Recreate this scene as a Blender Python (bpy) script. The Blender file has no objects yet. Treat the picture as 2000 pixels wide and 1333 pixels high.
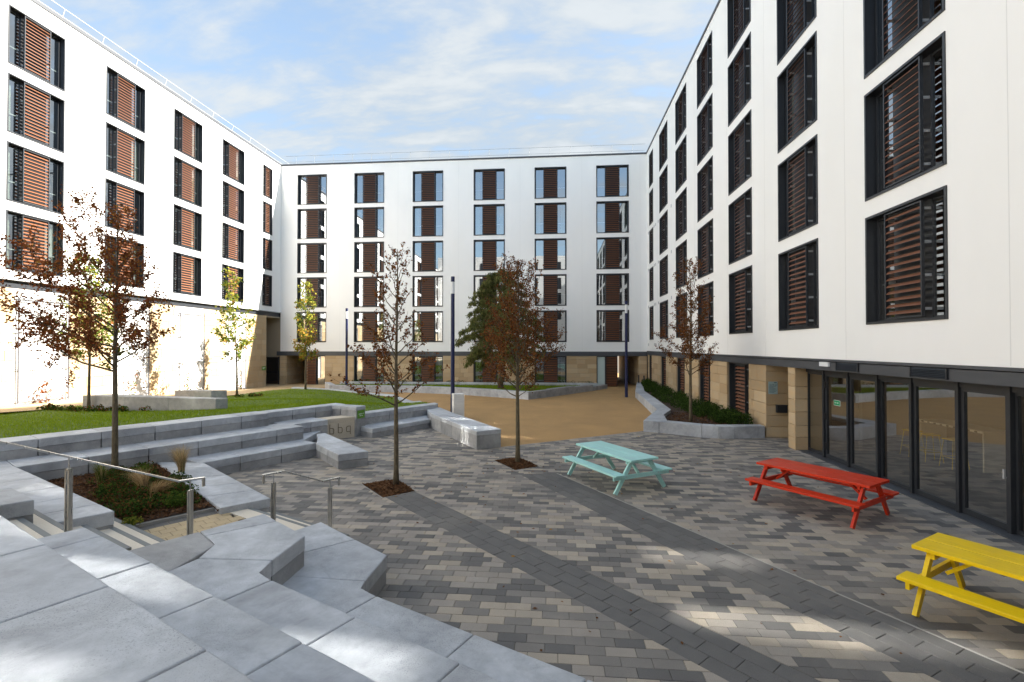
import bpy, bmesh, math, random
import numpy as np
from mathutils import Vector, Matrix

rnd = random.Random(7)
scene = bpy.context.scene
col = scene.collection
R = math.radians

# ------------------------------------------------------------------ camera
cd = bpy.data.cameras.new('camera')
cam = bpy.data.objects.new('camera', cd)
col.objects.link(cam)
cd.sensor_width = 36.0
cd.lens = 36.0 * 944.0 / 2000.0
cd.clip_start = 0.05
cd.clip_end = 3000
cam.location = (0, 0, 3.2)
cam.rotation_euler = (R(90) + math.atan(11 / 944.0), 0, R(4.9))
scene.camera = cam

# ------------------------------------------------------------------ sky, sun, exposure
SUN_TO = Vector((1.6, 0.25, 1.0)).normalized()
SUN_EL = math.asin(SUN_TO.z)
SUN_AZ = math.atan2(SUN_TO.x, SUN_TO.y)
world = bpy.data.worlds.new('World')
scene.world = world
world.use_nodes = True
wn, wl = world.node_tree.nodes, world.node_tree.links
wn.clear()
w_out = wn.new('ShaderNodeOutputWorld')
w_bg = wn.new('ShaderNodeBackground')
w_bg.inputs['Strength'].default_value = 0.088
sky = wn.new('ShaderNodeTexSky')
sky.sky_type = 'NISHITA'
sky.sun_disc = False
sky.sun_elevation = SUN_EL
sky.sun_rotation = SUN_AZ
sky.air_density = 1.0
sky.dust_density = 0.6
sky.ozone_density = 2.0
w_tc = wn.new('ShaderNodeTexCoord')
w_sep = wn.new('ShaderNodeSeparateXYZ')
wl.new(w_tc.outputs['Generated'], w_sep.inputs[0])


def wmath(op, a, b=None, clamp=False):
    m = wn.new('ShaderNodeMath')
    m.operation = op
    m.use_clamp = clamp
    for i, v in enumerate((a, b)):
        if v is None:
            continue
        if isinstance(v, (int, float)):
            m.inputs[i].default_value = v
        else:
            wl.new(v, m.inputs[i])
    return m.outputs[0]


zz = wmath('ADD', wmath('MAXIMUM', w_sep.outputs['Z'], 0.0), 0.22)
w_comb = wn.new('ShaderNodeCombineXYZ')
wl.new(wmath('DIVIDE', w_sep.outputs['X'], zz), w_comb.inputs['X'])
wl.new(wmath('DIVIDE', w_sep.outputs['Y'], zz), w_comb.inputs['Y'])


def wnoise(scale, detail, rough, dist, sx=1.0, sy=1.0, rz=0.0, off=(0, 0, 0)):
    mp = wn.new('ShaderNodeMapping')
    mp.inputs['Scale'].default_value = (sx, sy, 1)
    mp.inputs['Rotation'].default_value = (0, 0, rz)
    mp.inputs['Location'].default_value = off
    wl.new(w_comb.outputs[0], mp.inputs[0])
    n = wn.new('ShaderNodeTexNoise')
    n.inputs['Scale'].default_value = scale
    n.inputs['Detail'].default_value = detail
    n.inputs['Roughness'].default_value = rough
    n.inputs['Distortion'].default_value = dist
    wl.new(mp.outputs[0], n.inputs['Vector'])
    return n.outputs['Fac']


def wramp(src, a, b):
    r = wn.new('ShaderNodeMapRange')
    r.interpolation_type = 'SMOOTHSTEP'
    r.inputs['From Min'].default_value = a
    r.inputs['From Max'].default_value = b
    wl.new(src, r.inputs['Value'])
    return r.outputs['Result']


cover = wnoise(0.55, 2.0, 0.5, 0.0, 1, 1, 0.3, (0.9, 3.2, 0))
ripple = wnoise(3.4, 6.0, 0.55, 0.5, 0.7, 1.9, 0.25, (1.3, 0.4, 0))
fine = wnoise(8.0, 5.0, 0.6, 0.2, 0.8, 1.5, 0.35, (4.1, 2.2, 0))
rip = wmath('ADD', wmath('MULTIPLY', ripple, 0.64), wmath('MULTIPLY', fine, 0.36))
rip = wmath('ADD', wmath('MULTIPLY', wmath('SUBTRACT', rip, 0.5), 2.6), 0.5)
dens = wmath('ADD', wmath('MULTIPLY', cover, 0.95), wmath('MULTIPLY', rip, 0.72))
# a little more cover towards the horizon, where the layer is seen edge-on
low = wramp(w_sep.outputs['Z'], 0.75, 0.10)
dens = wmath('ADD', dens, wmath('MULTIPLY', low, 0.13))
# the layer thins out behind the viewer, as the mirrored sky in the far windows shows
back_s = wramp(w_sep.outputs['Y'], 0.15, -0.65)
dens = wmath('SUBTRACT', dens, wmath('MULTIPLY', back_s, 0.45))
west_s = wramp(w_sep.outputs['X'], 0.10, -0.75)
dens = wmath('SUBTRACT', dens, wmath('MULTIPLY', west_s, 0.17))
mask = wramp(dens, 0.40, 0.98)
mask = wmath('ADD', wmath('MULTIPLY', mask, 0.60), 0.37)
w_mix = wn.new('ShaderNodeMix')
w_mix.data_type = 'RGBA'
wl.new(mask, w_mix.inputs[0])
sk_gain = wn.new('ShaderNodeMix')
sk_gain.data_type = 'RGBA'
sk_gain.blend_type = 'MULTIPLY'
sk_gain.inputs[0].default_value = 1.0
wl.new(sky.outputs[0], sk_gain.inputs[6])
sk_gain.inputs[7].default_value = (0.93, 0.93, 0.86, 1)
wl.new(sk_gain.outputs[2], w_mix.inputs[6])
cl_mix = wn.new('ShaderNodeMix')
cl_mix.data_type = 'RGBA'
wl.new(wramp(rip, 0.15, 0.85), cl_mix.inputs[0])
cl_mix.inputs[6].default_value = (1.16, 1.34, 1.50, 1)
cl_mix.inputs[7].default_value = (1.72, 1.83, 1.90, 1)
wl.new(cl_mix.outputs[2], w_mix.inputs[7])
wl.new(w_mix.outputs[2], w_bg.inputs['Color'])
wl.new(w_bg.outputs[0], w_out.inputs['Surface'])

sd = bpy.data.lights.new('sun', 'SUN')
sd.energy = 4.6
sd.angle = R(0.53)
sd.color = (1.0, 0.945, 0.86)
sun = bpy.data.objects.new('sun', sd)
col.objects.link(sun)
sun.rotation_euler = SUN_TO.to_track_quat('Z', 'Y').to_euler()
sun.location = (40, 10, 40)

scene.view_settings.view_transform = 'Standard'
scene.view_settings.look = 'None'
scene.view_settings.exposure = 2.40
scene.view_settings.gamma = 1.0
scene.view_settings.use_curve_mapping = False
scene.cycles.max_bounces = 8
scene.cycles.diffuse_bounces = 4
scene.cycles.glossy_bounces = 4
scene.cycles.transparent_max_bounces = 12
scene.cycles.use_denoising = True
# sunlight mirrored down into the court by the left hand windows needs guided paths to be found
scene.cycles.use_guiding = True
scene.cycles.use_surface_guiding = True
scene.cycles.surface_guiding_probability = 0.75
scene.cycles.guiding_training_samples = 128
scene.cycles.use_adaptive_sampling = False
scene.cycles.caustics_reflective = True
scene.cycles.blur_glossy = 0.05
scene.cycles.sample_clamp_indirect = 25.0

# ------------------------------------------------------------------ materials
MATS = {}


class NT:
    def __init__(self, name):
        self.m = bpy.data.materials.new(name)
        self.m.use_nodes = True
        self.t = self.m.node_tree
        self.n, self.l = self.t.nodes, self.t.links
        self.b = self.n['Principled BSDF']
        self.o = self.n['Material Output']
        MATS[name] = self.m
        self.tc = self.n.new('ShaderNodeTexCoord')

    def noise(self, scale, detail=4, rough=.55, coord='Object', sc=(1, 1, 1), dist=0):
        mp = self.n.new('ShaderNodeMapping')
        mp.inputs['Scale'].default_value = sc
        if coord == 'World':
            g = self.n.new('ShaderNodeNewGeometry')
            self.l.new(g.outputs['Position'], mp.inputs[0])
        else:
            self.l.new(self.tc.outputs[coord], mp.inputs[0])
        x = self.n.new('ShaderNodeTexNoise')
        x.inputs['Scale'].default_value = scale
        x.inputs['Detail'].default_value = detail
        x.inputs['Roughness'].default_value = rough
        x.inputs['Distortion'].default_value = dist
        self.l.new(mp.outputs[0], x.inputs['Vector'])
        return x.outputs['Fac']

    def rng(self, src, a, b, c=0.0, d=1.0):
        r = self.n.new('ShaderNodeMapRange')
        for k, v in zip(('From Min', 'From Max', 'To Min', 'To Max'), (a, b, c, d)):
            r.inputs[k].default_value = v
        self.l.new(src, r.inputs['Value'])
        return r.outputs['Result']

    def mix(self, fac, c1, c2, blend='MIX'):
        x = self.n.new('ShaderNodeMix')
        x.data_type = 'RGBA'
        x.blend_type = blend
        for i, v in ((0, fac), (6, c1), (7, c2)):
            if isinstance(v, (int, float)):
                x.inputs[i].default_value = v if i == 0 else (v, v, v, 1)
            elif isinstance(v, tuple):
                x.inputs[i].default_value = (v[0], v[1], v[2], 1)
            else:
                self.l.new(v, x.inputs[i])
        return x.outputs[2]

    def color(self, c):
        if isinstance(c, tuple):
            self.b.inputs['Base Color'].default_value = (c[0], c[1], c[2], 1)
        else:
            self.l.new(c, self.b.inputs['Base Color'])

    def bump(self, src, strength=.2, dist=.01):
        b = self.n.new('ShaderNodeBump')
        b.inputs['Strength'].default_value = strength
        b.inputs['Distance'].default_value = dist
        self.l.new(src, b.inputs['Height'])
        self.l.new(b.outputs[0], self.b.inputs['Normal'])

    def rand(self):
        x = self.n.new('ShaderNodeObjectInfo')
        return x.outputs['Random']

    def island(self):
        x = self.n.new('ShaderNodeNewGeometry')
        return x.outputs['Random Per Island']

    def rough(self, v):
        if isinstance(v, (int, float)):
            self.b.inputs['Roughness'].default_value = v
        else:
            self.l.new(v, self.b.inputs['Roughness'])


def scl(c, k):
    return tuple(x * k for x in c)


def mat_concrete(name, base, var=.16, spots=True):
    t = NT(name)
    big = t.noise(0.9, 5, .6, 'World', dist=.6)
    mid = t.noise(5.0, 5, .65, 'World')
    fine = t.noise(90, 2, .6, 'World')
    c = t.mix(t.rng(big, .3, .7), scl(base, 1 - var), scl(base, 1 + var))
    c = t.mix(t.rng(mid, .34, .68), t.mix(1.0, c, (.87, .88, .90), 'MULTIPLY'), t.mix(1.0, c, (1.15, 1.15, 1.16), 'MULTIPLY'))
    blot = t.noise(2.3, 6, .7, 'World', dist=1.2)
    c = t.mix(t.rng(blot, .52, .72), c, t.mix(1.0, c, (.80, .80, .81), 'MULTIPLY'))
    c = t.mix(1.0, c, t.mix(t.rand(), (.90, .90, .91), (1.09, 1.08, 1.07)), 'MULTIPLY')
    if spots:
        pit = t.noise(95, 3, .75, 'World')
        patch = t.rng(t.noise(1.3, 3, .5, 'World'), .42, .62)
        p = t.mix(patch, 0.0, t.rng(pit, .55, .66))
        c = t.mix(p, c, t.mix(1.0, c, (.50, .51, .52), 'MULTIPLY'))
    t.color(c)
    t.rough(t.rng(mid, .3, .7, .62, .85))
    t.bump(fine, .25, .004)
    return t.m


mat_concrete('concrete_pale', (.395, .412, .430), .24)
mat_concrete('concrete_dark', (.27, .28, .295))
mat_concrete('concrete_wall', (.295, .297, .295), .26)

t = NT('render_white')
b1 = t.noise(.5, 4, .6, 'World', (1, 1, .35))
f1 = t.noise(60, 2, .5, 'World')
t.color(t.mix(t.rng(b1, .35, .7), (.815, .815, .797), (.845, .845, .832)))
t.rough(.85)
t.bump(f1, .12, .003)

t = NT('joint_render')
t.color((.70, .70, .69))
t.rough(.9)
t = NT('frame_dark')
t.color((.020, .023, .028))
t.rough(.42)
t = NT('band_grey')
n1 = t.noise(1.3, 4, .6, 'World', (1, 1, 3))
t.color(t.mix(t.rng(n1, .35, .65), (.048, .052, .060), (.062, .067, .076)))
t.rough(.5)
t = NT('slat_brown')
n1 = t.noise(14, 4, .6, 'World', (1, 1, 4))
c = t.mix(t.rng(n1, .3, .7), (.108, .039, .015), (.160, .060, .024))
t.color(t.mix(t.island(), c, t.mix(1.0, c, (1.25, 1.2, 1.15), 'MULTIPLY')))
t.rough(.6)
t = NT('bracket_metal')
t.color((.42, .43, .44))
t.b.inputs['Metallic'].default_value = .3
t.rough(.5)
t = NT('steel')
n1 = t.noise(30, 3, .5, 'Object', (1, 1, .05))
t.color((.56, .56, .55))
t.b.inputs['Metallic'].default_value = 1.0
t.rough(t.rng(n1, .3, .7, .24, .36))
t = NT('black_metal')
t.color((.02, .02, .022))
t.rough(.5)

# window glass: thin pane, part mirror part see-through
def mat_glass(name, tint, base, fres):
    t = NT(name)
    gl = t.n.new('ShaderNodeBsdfGlossy')
    gl.inputs['Roughness'].default_value = 0.0
    gl.inputs['Color'].default_value = (.93, .97, 1.0, 1)
    tr = t.n.new('ShaderNodeBsdfTransparent')
    tr.inputs['Color'].default_value = (*tint, 1)
    fr = t.n.new('ShaderNodeFresnel')
    fr.inputs['IOR'].default_value = 1.5
    wob = t.noise(.55, 1, .4, 'World')
    bp = t.n.new('ShaderNodeBump')
    bp.inputs['Strength'].default_value = .03
    bp.inputs['Distance'].default_value = .06
    t.l.new(wob, bp.inputs['Height'])
    t.l.new(bp.outputs[0], gl.inputs['Normal'])
    f = t.rng(fr.outputs[0], 0.04, 1.0, base, fres)
    mx = t.n.new('ShaderNodeMixShader')
    t.l.new(f, mx.inputs[0])
    t.l.new(tr.outputs[0], mx.inputs[1])
    t.l.new(gl.outputs[0], mx.inputs[2])
    t.l.new(mx.outputs[0], t.o.inputs['Surface'])
    return t.m


mat_glass('glass', (.50, .56, .55), .42, .95)
mat_glass('shop_glass', (.84, .80, .72), .055, .36)
t = NT('glass_frosted')
t.color((.50, .60, .58))
t.rough(.25)

t = NT('shop_room')
t.color((.27, .21, .15))
t.rough(.9)
t = NT('room')
t.color((.20, .185, .165))
t.rough(.9)
t = NT('curtain')
n1 = t.noise(9, 2, .5, 'World', (6, 6, .2))
t.color(t.mix(t.rng(n1, .35, .65), (.50, .50, .42), (.74, .74, .66)))
t.rough(.9)

t = NT('sandstone')
n1 = t.noise(2.2, 6, .65, 'World', (1, 1, 3), .5)
n2 = t.noise(24, 4, .6, 'World', (1, 1, 2))
c = t.mix(t.rand(), (.40, .30, .180), (.52, .415, .275))
c = t.mix(t.rng(n1, .35, .7), c, t.mix(1.0, c, (1.10, 1.0, .86), 'MULTIPLY'))
c = t.mix(t.rng(n2, .35, .75), t.mix(1.0, c, (.92, .91, .90), 'MULTIPLY'), c)
t.color(c)
t.rough(.88)
t.bump(n2, .25, .004)
t = NT('mortar')
t.color((.33, .27, .19))
t.rough(.95)
t = NT('stone_pale')
n1 = t.noise(40, 4, .6, 'World')
t.color(t.mix(t.rng(n1, .35, .7), (.50, .43, .33), (.60, .53, .42)))
t.rough(.85)
t.bump(n1, .15, .003)
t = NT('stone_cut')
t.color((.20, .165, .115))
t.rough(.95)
t = NT('tread_pale')
n1 = t.noise(70, 3, .6, 'World')
t.color(t.mix(t.rng(n1, .3, .7), (.58, .51, .41), (.68, .62, .52)))
t.rough(.8)
t = NT('nosing_grey')
t.color((.17, .18, .18))
t.rough(.8)


def mat_paver(name, a, b):
    t = NT(name)
    n1 = t.noise(3.0, 4, .6, 'World')
    n2 = t.noise(160, 2, .6, 'World')
    st = t.noise(.45, 5, .65, 'World', dist=.8)
    c = t.mix(t.island(), a, b)
    c = t.mix(t.rng(n1, .35, .7), t.mix(1.0, c, (.88, .88, .88), 'MULTIPLY'), c)
    c = t.mix(t.rng(n2, .35, .65), t.mix(1.0, c, (.80, .80, .80), 'MULTIPLY'), t.mix(1.0, c, (1.15, 1.15, 1.15), 'MULTIPLY'))
    c = t.mix(t.rng(st, .52, .74), c, t.mix(.30, c, (.30, .27, .23)))
    t.color(c)
    t.rough(.78)
    t.bump(n2, .3, .002)


mat_paver('paver_buff', (.325, .278, .220), (.405, .350, .280))
mat_paver('paver_light', (.265, .235, .200), (.330, .294, .255))
mat_paver('paver_mid', (.170, .155, .140), (.220, .202, .182))
mat_paver('paver_dark', (.102, .097, .093), (.138, .130, .123))
mat_paver('paver_band', (.106, .102, .098), (.136, .130, .124))
mat_paver('paver_sand', (.40, .30, .17), (.50, .39, .23))
mat_paver('kerb_pale', (.30, .29, .265), (.36, .345, .32))
t = NT('joint_sand')
n1 = t.noise(40, 3, .6, 'World')
t.color(t.mix(n1, (.10, .085, .065), (.20, .17, .13)))
t.rough(.95)
t = NT('resin')
n1 = t.noise(300, 2, .7, 'World')
n2 = t.noise(.6, 5, .6, 'World', dist=.5)
n3 = t.noise(45, 3, .7, 'World')
c = t.mix(t.rng(n1, .3, .7), (.23, .128, .044), (.56, .345, .140))
c = t.mix(t.rng(n3, .3, .7), t.mix(1.0, c, (.84, .84, .84), 'MULTIPLY'), t.mix(1.0, c, (1.1, 1.1, 1.08), 'MULTIPLY'))
c = t.mix(t.rng(n2, .35, .7), t.mix(1.0, c, (.88, .87, .86), 'MULTIPLY'), t.mix(1.0, c, (1.08, 1.06, 1.0), 'MULTIPLY'))
t.color(c)
t.rough(.85)
t.bump(n1, .5, .004)
t = NT('path_beige')
n1 = t.noise(120, 2, .7, 'World')
t.color(t.mix(t.rng(n1, .3, .7), (.36, .26, .14), (.50, .37, .21)))
t.rough(.9)
t = NT('earth')
t.color((.09, .07, .05))
t.rough(1)
t = NT('turf')
n1 = t.noise(1.2, 4, .6, 'World')
n2 = t.noise(60, 3, .6, 'World')
c = t.mix(t.rng(n1, .35, .7), (.075, .135, .010), (.12, .19, .016))
t.color(t.mix(t.rng(n2, .3, .7), t.mix(1.0, c, (.6, .6, .6), 'MULTIPLY'), c))
t.rough(.9)


def mat_leaf(name, a, b, trans=.35):
    t = NT(name)
    c = t.mix(t.island(), a, b)
    d = t.n.new('ShaderNodeBsdfDiffuse')
    tl = t.n.new('ShaderNodeBsdfTranslucent')
    t.l.new(c, d.inputs[0])
    t.l.new(c, tl.inputs[0])
    mx = t.n.new('ShaderNodeMixShader')
    mx.inputs[0].default_value = trans
    t.l.new(d.outputs[0], mx.inputs[1])
    t.l.new(tl.outputs[0], mx.inputs[2])
    t.l.new(mx.outputs[0], t.o.inputs['Surface'])


mat_leaf('grass_blade', (.12, .20, .010), (.24, .32, .022), .45)
mat_leaf('leaf_red', (.16, .050, .024), (.31, .115, .045), .42)
mat_leaf('leaf_brown', (.085, .036, .016), (.165, .075, .030), .25)
mat_leaf('leaf_rust', (.17, .070, .022), (.28, .12, .04))
mat_leaf('leaf_green', (.07, .11, .020), (.15, .19, .035))
mat_leaf('leaf_yellow', (.20, .21, .035), (.34, .30, .05))
mat_leaf('leaf_orange', (.27, .14, .025), (.38, .20, .04))
mat_leaf('needle', (.085, .105, .036), (.155, .17, .062), .3)
mat_leaf('needle_olive', (.13, .135, .046), (.21, .20, .075), .3)
mat_leaf('shrub_dark', (.018, .035, .010), (.045, .075, .018), .2)
mat_leaf('shrub_green', (.035, .07, .014), (.08, .13, .025), .2)
mat_leaf('straw', (.36, .25, .12), (.60, .45, .25), .4)
mat_leaf('mulch_chip', (.050, .024, .012), (.16, .085, .045), 0)
t = NT('bark')
n1 = t.noise(30, 4, .7, 'World', (1, 1, .25))
t.color(t.mix(t.rng(n1, .3, .7), (.060, .046, .028), (.155, .125, .075)))
t.rough(.9)
t.bump(n1, .5, .006)
t = NT('mulch')
n1 = t.noise(55, 4, .7, 'World')
t.color(t.mix(t.rng(n1, .3, .7), (.025, .014, .009), (.085, .045, .025)))
t.rough(1)
t.bump(n1, .9, .02)


def mat_paint(name, c, r=.38):
    t = NT(name)
    n1 = t.noise(3, 3, .5, 'Object')
    n2 = t.noise(40, 3, .5, 'Object', (.1, 1, 1))
    cc = t.mix(t.rng(n1, .3, .7), scl(c, .92), scl(c, 1.05))
    cc = t.mix(t.rng(n2, .35, .7), t.mix(1.0, cc, (.90, .90, .90), 'MULTIPLY'), cc)
    t.color(cc)
    t.rough(t.rng(n1, .3, .7, r - .06, r + .1))
    t.bump(n2, .12, .002)
    t.b.inputs['Specular IOR Level'].default_value = .32


mat_paint('paint_turquoise', (.41, .73, .69))
mat_paint('paint_red', (.60, .036, .008))
mat_paint('paint_yellow', (.86, .58, .003))
mat_paint('paint_navy', (.012, .018, .070))
mat_paint('paint_white', (.74, .74, .72))
mat_paint('stool_yellow', (.62, .46, .02))
mat_paint('sign_green', (.11, .27, .03), .5)
mat_paint('exit_green', (.0, .25, .09), .5)
mat_paint('plaque_blue', (.33, .44, .45), .35)
mat_paint('text_dark', (.05, .10, .11), .5)
mat_paint('text_white', (.75, .78, .74), .5)
t = NT('diffuser')
t.color((.75, .77, .78))
t.rough(.35)
t = NT('dark_floor')
n1 = t.noise(4, 3, .6, 'World', (1, 6, 1))
t.color(t.mix(n1, (.05, .038, .03), (.09, .07, .052)))
t.rough(.35)
t = NT('board_white')
t.color((.45, .42, .35))
t.rough(.6)
t = NT('wire')
t.color((.13, .13, .14))
t.b.inputs['Metallic'].default_value = .5
t.rough(.5)


def M(n):
    return MATS[n]


# ------------------------------------------------------------------ helpers
def link(name, mesh, parent=None, loc=None, rz=0.0):
    o = bpy.data.objects.new(name, mesh)
    col.objects.link(o)
    if loc is not None:
        o.location = loc
    if rz:
        o.rotation_euler = (0, 0, rz)
    if parent is not None:
        o.parent = parent
    return o


def thing(name, label, cat, loc=(0, 0, 0), rz=0.0, group=None):
    o = bpy.data.objects.new(name, None)
    o.empty_display_size = .2
    col.objects.link(o)
    o.location = loc
    o.rotation_euler = (0, 0, rz)
    o['label'] = label
    o['category'] = cat
    if group:
        o['group'] = group
    return o


def tag(o, label, cat, group=None):
    o['label'] = label
    o['category'] = cat
    if group:
        o['group'] = group
    return o


def struct(o):
    o['kind'] = 'structure'
    return o


def stuff(o):
    o['kind'] = 'stuff'
    return o


class MB:
    """collects simple solids into one mesh"""

    def __init__(self):
        self.v, self.f, self.mi = [], [], []

    def add(self, vs, fs, mi=0):
        b = len(self.v)
        self.v += [tuple(x) for x in vs]
        self.f += [tuple(b + i for i in q) for q in fs]
        self.mi += [mi] * len(fs)
        return self

    def box(self, x0, x1, y0, y1, z0, z1, mi=0):
        vs = [(x, y, z) for z in (z0, z1) for y in (y0, y1) for x in (x0, x1)]
        return self.add(vs, [(0, 2, 3, 1), (4, 5, 7, 6), (0, 1, 5, 4), (2, 6, 7, 3), (0, 4, 6, 2), (1, 3, 7, 5)], mi)

    def quad(self, a, b, c, d, mi=0):
        return self.add([a, b, c, d], [(0, 1, 2, 3)], mi)

    def bar(self, p, q, w, h, mi=0, up=(0, 0, 1)):
        p, q = Vector(p), Vector(q)
        d = (q - p).normalized()
        u = Vector(up)
        s = d.cross(u)
        if s.length < 1e-4:
            s = d.cross(Vector((1, 0, 0)))
        s.normalize()
        u = s.cross(d)
        vs = [e + s * a * w / 2 + u * b * h / 2 for e in (p, q) for a, b in ((-1, -1), (1, -1), (1, 1), (-1, 1))]
        return self.add(vs, [(0, 3, 2, 1), (4, 5, 6, 7), (0, 1, 5, 4), (1, 2, 6, 5), (2, 3, 7, 6), (3, 0, 4, 7)], mi)

    def tube(self, pts, rad, n=8, mi=0, caps=True):
        pts = [Vector(p) for p in pts]
        if isinstance(rad, (int, float)):
            rad = [rad] * len(pts)
        b = len(self.v)
        prev = None
        for i, p in enumerate(pts):
            d = (pts[min(i + 1, len(pts) - 1)] - pts[max(i - 1, 0)])
            if d.length < 1e-6:
                d = Vector((0, 0, 1))
            d.normalize()
            if prev is None:
                a = Vector((1, 0, 0)) if abs(d.x) < .8 else Vector((0, 1, 0))
            else:
                a = prev
            s = (a - d * a.dot(d)).normalized()
            prev = s
            u = d.cross(s)
            for k in range(n):
                th = 2 * math.pi * k / n
                self.v.append(tuple(p + (s * math.cos(th) + u * math.sin(th)) * rad[i]))
        for i in range(len(pts) - 1):
            for k in range(n):
                k2 = (k + 1) % n
                self.f.append((b + i * n + k, b + i * n + k2, b + (i + 1) * n + k2, b + (i + 1) * n + k))
                self.mi.append(mi)
        if caps:
            self.f.append(tuple(b + k for k in reversed(range(n))))
            self.f.append(tuple(b + (len(pts) - 1) * n + k for k in range(n)))
            self.mi += [mi, mi]
        return self

    def mesh(self, name, mats, smooth=False):
        me = bpy.data.meshes.new(name)
        me.from_pydata(self.v, [], self.f)
        for m in (mats if isinstance(mats, (list, tuple)) else [mats]):
            me.materials.append(M(m))
        if len(set(self.mi)) > 1:
            me.polygons.foreach_set('material_index', self.mi)
        if smooth:
            me.polygons.foreach_set('use_smooth', [True] * len(me.polygons))
        me.update()
        return me

    def build(self, name, mats, parent=None, loc=None, rz=0.0, smooth=False):
        return link(name, self.mesh(name, mats, smooth), parent, loc, rz)


def np_mesh(name, verts, nper, mats, mi=None):
    """many loose polygons with NPER corners each"""
    verts = np.asarray(verts, np.float32).reshape(-1, 3)
    nv = len(verts)
    nf = nv // nper
    me = bpy.data.meshes.new(name)
    me.vertices.add(nv)
    me.vertices.foreach_set('co', verts.ravel())
    me.loops.add(nv)
    me.loops.foreach_set('vertex_index', np.arange(nv, dtype=np.int32))
    me.polygons.add(nf)
    me.polygons.foreach_set('loop_start', np.arange(0, nv, nper, dtype=np.int32))
    me.polygons.foreach_set('loop_total', np.full(nf, nper, np.int32))
    for m in mats:
        me.materials.append(M(m))
    if mi is not None:
        me.polygons.foreach_set('material_index', np.asarray(mi, np.int32))
    me.update(calc_edges=True)
    me.validate()
    return me


def area(poly):
    return .5 * sum(poly[i][0] * poly[(i + 1) % len(poly)][1] - poly[(i + 1) % len(poly)][0] * poly[i][1] for i in range(len(poly)))


def ccw(poly):
    return list(poly) if area(poly) > 0 else list(reversed(poly))


def inset(poly, d):
    poly = ccw(poly)
    n = len(poly)
    out = []
    for i in range(n):
        p0, p1, p2 = (Vector(poly[(i + k - 1) % n][:2]) for k in range(3))
        a, b = (p1 - p0).normalized(), (p2 - p1).normalized()
        na, nb = Vector((-a.y, a.x)), Vector((-b.y, b.x))
        k = 1 + na.dot(nb)
        if k < .15:
            k = .15
        q = p1 + (na + nb) * (d / k)
        out.append((q.x, q.y))
    return out


def prism(poly, z0, z1, bevel=0.0, name='slab', mats='concrete_pale', seg=2):
    """extruded polygon, z1 a number or one number per corner; top edges rounded"""
    poly2 = ccw(poly)
    zs = z1 if isinstance(z1, (list, tuple)) else [z1] * len(poly)
    if poly2[0] != tuple(poly[0]) and list(poly2) != list(poly):
        zs = list(reversed(zs))
    bm = bmesh.new()
    bot = [bm.verts.new((p[0], p[1], z0)) for p in poly2]
    top = [bm.verts.new((p[0], p[1], z)) for p, z in zip(poly2, zs)]
    n = len(poly2)
    bm.faces.new(top)
    bm.faces.new(list(reversed(bot)))
    for i in range(n):
        j = (i + 1) % n
        bm.faces.new((bot[i], bot[j], top[j], top[i]))
    if bevel > 0:
        ts = set(top)
        es = [e for e in bm.edges if e.verts[0] in ts and e.verts[1] in ts]
        es += [e for e in bm.edges if (e.verts[0] in ts) != (e.verts[1] in ts)]
        bmesh.ops.bevel(bm, geom=es, offset=bevel, segments=seg, profile=.5, affect='EDGES', clamp_overlap=True)
    me = bpy.data.meshes.new(name)
    bm.to_mesh(me)
    bm.free()
    for m in (mats if isinstance(mats, (list, tuple)) else [mats]):
        me.materials.append(M(m))
    return me


def clip(poly, a, b, c):
    """keep a*x+b*y+c >= 0"""
    out = []
    n = len(poly)
    for i in range(n):
        p, q = poly[i], poly[(i + 1) % n]
        dp, dq = a * p[0] + b * p[1] + c, a * q[0] + b * q[1] + c
        if dp >= 0:
            out.append(p)
        if (dp > 0 > dq) or (dp < 0 < dq):
            t_ = dp / (dp - dq)
            out.append((p[0] + (q[0] - p[0]) * t_, p[1] + (q[1] - p[1]) * t_))
    return out


def side(p, q):
    """line through p,q as (a,b,c), positive on the left"""
    dx, dy = q[0] - p[0], q[1] - p[1]
    l = math.hypot(dx, dy)
    a, b = -dy / l, dx / l
    return a, b, -(a * p[0] + b * p[1])


def in_poly(x, y, poly):
    r = False
    n = len(poly)
    for i in range(n):
        x1, y1 = poly[i]
        x2, y2 = poly[(i + 1) % n]
        if (y1 > y) != (y2 > y) and x < (x2 - x1) * (y - y1) / (y2 - y1) + x1:
            r = not r
    return r


CY, SY = math.cos(R(4.9)), math.sin(R(4.9))


def view(p):
    """pixel of a world point in the photograph (level approximation), used to choose which pieces are near enough to be single objects"""
    xc = p[0] * CY + p[1] * SY
    zc = -p[0] * SY + p[1] * CY
    if zc < .3:
        return None
    return 1000 + 944 * xc / zc, 677.5 - 944 * (p[2] - 3.2) / zc, zc


# ------------------------------------------------------------------ ground and paving
g = MB()
g.quad((-600, -600, -.6), (600, -600, -.6), (600, 600, -.6), (-600, 600, -.6))
struct(g.build('ground', 'earth'))

KERB = ((-1.64, 15.38), (3.39, 18.73))
ka, kb, kc = side(*KERB)          # positive = plaza side
g = MB()
g.add([(x, y, -.014) for x, y in ((-16, -2), (9, -2), (9, 22.5), (-16, 22.5))], [(0, 1, 2, 3)])
struct(g.build('paving_bed', 'joint_sand'))

plaza_poly = [(-18.8, 3.905), (9, 22.47), (9, 60), (-18.5, 60), (-18.5, 31.5), (-12.0, 28.6), (-8.6, 26.2), (-6.8, 23.9)]
plaza_poly = [(-1.95, 15.18), (7.8, 21.68), (7.8, 64), (-26, 64), (-26, 39.6), (-20, 33.0), (-12.2, 29.2), (-9.3, 27.6), (-7.0, 24.3), (-5.2, 20.5), (-4.4, 18.9)]
g = MB()
g.add([(x, y, -.002) for x, y in plaza_poly], [tuple(range(len(plaza_poly)))])
struct(g.build('plaza', 'resin'))

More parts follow.
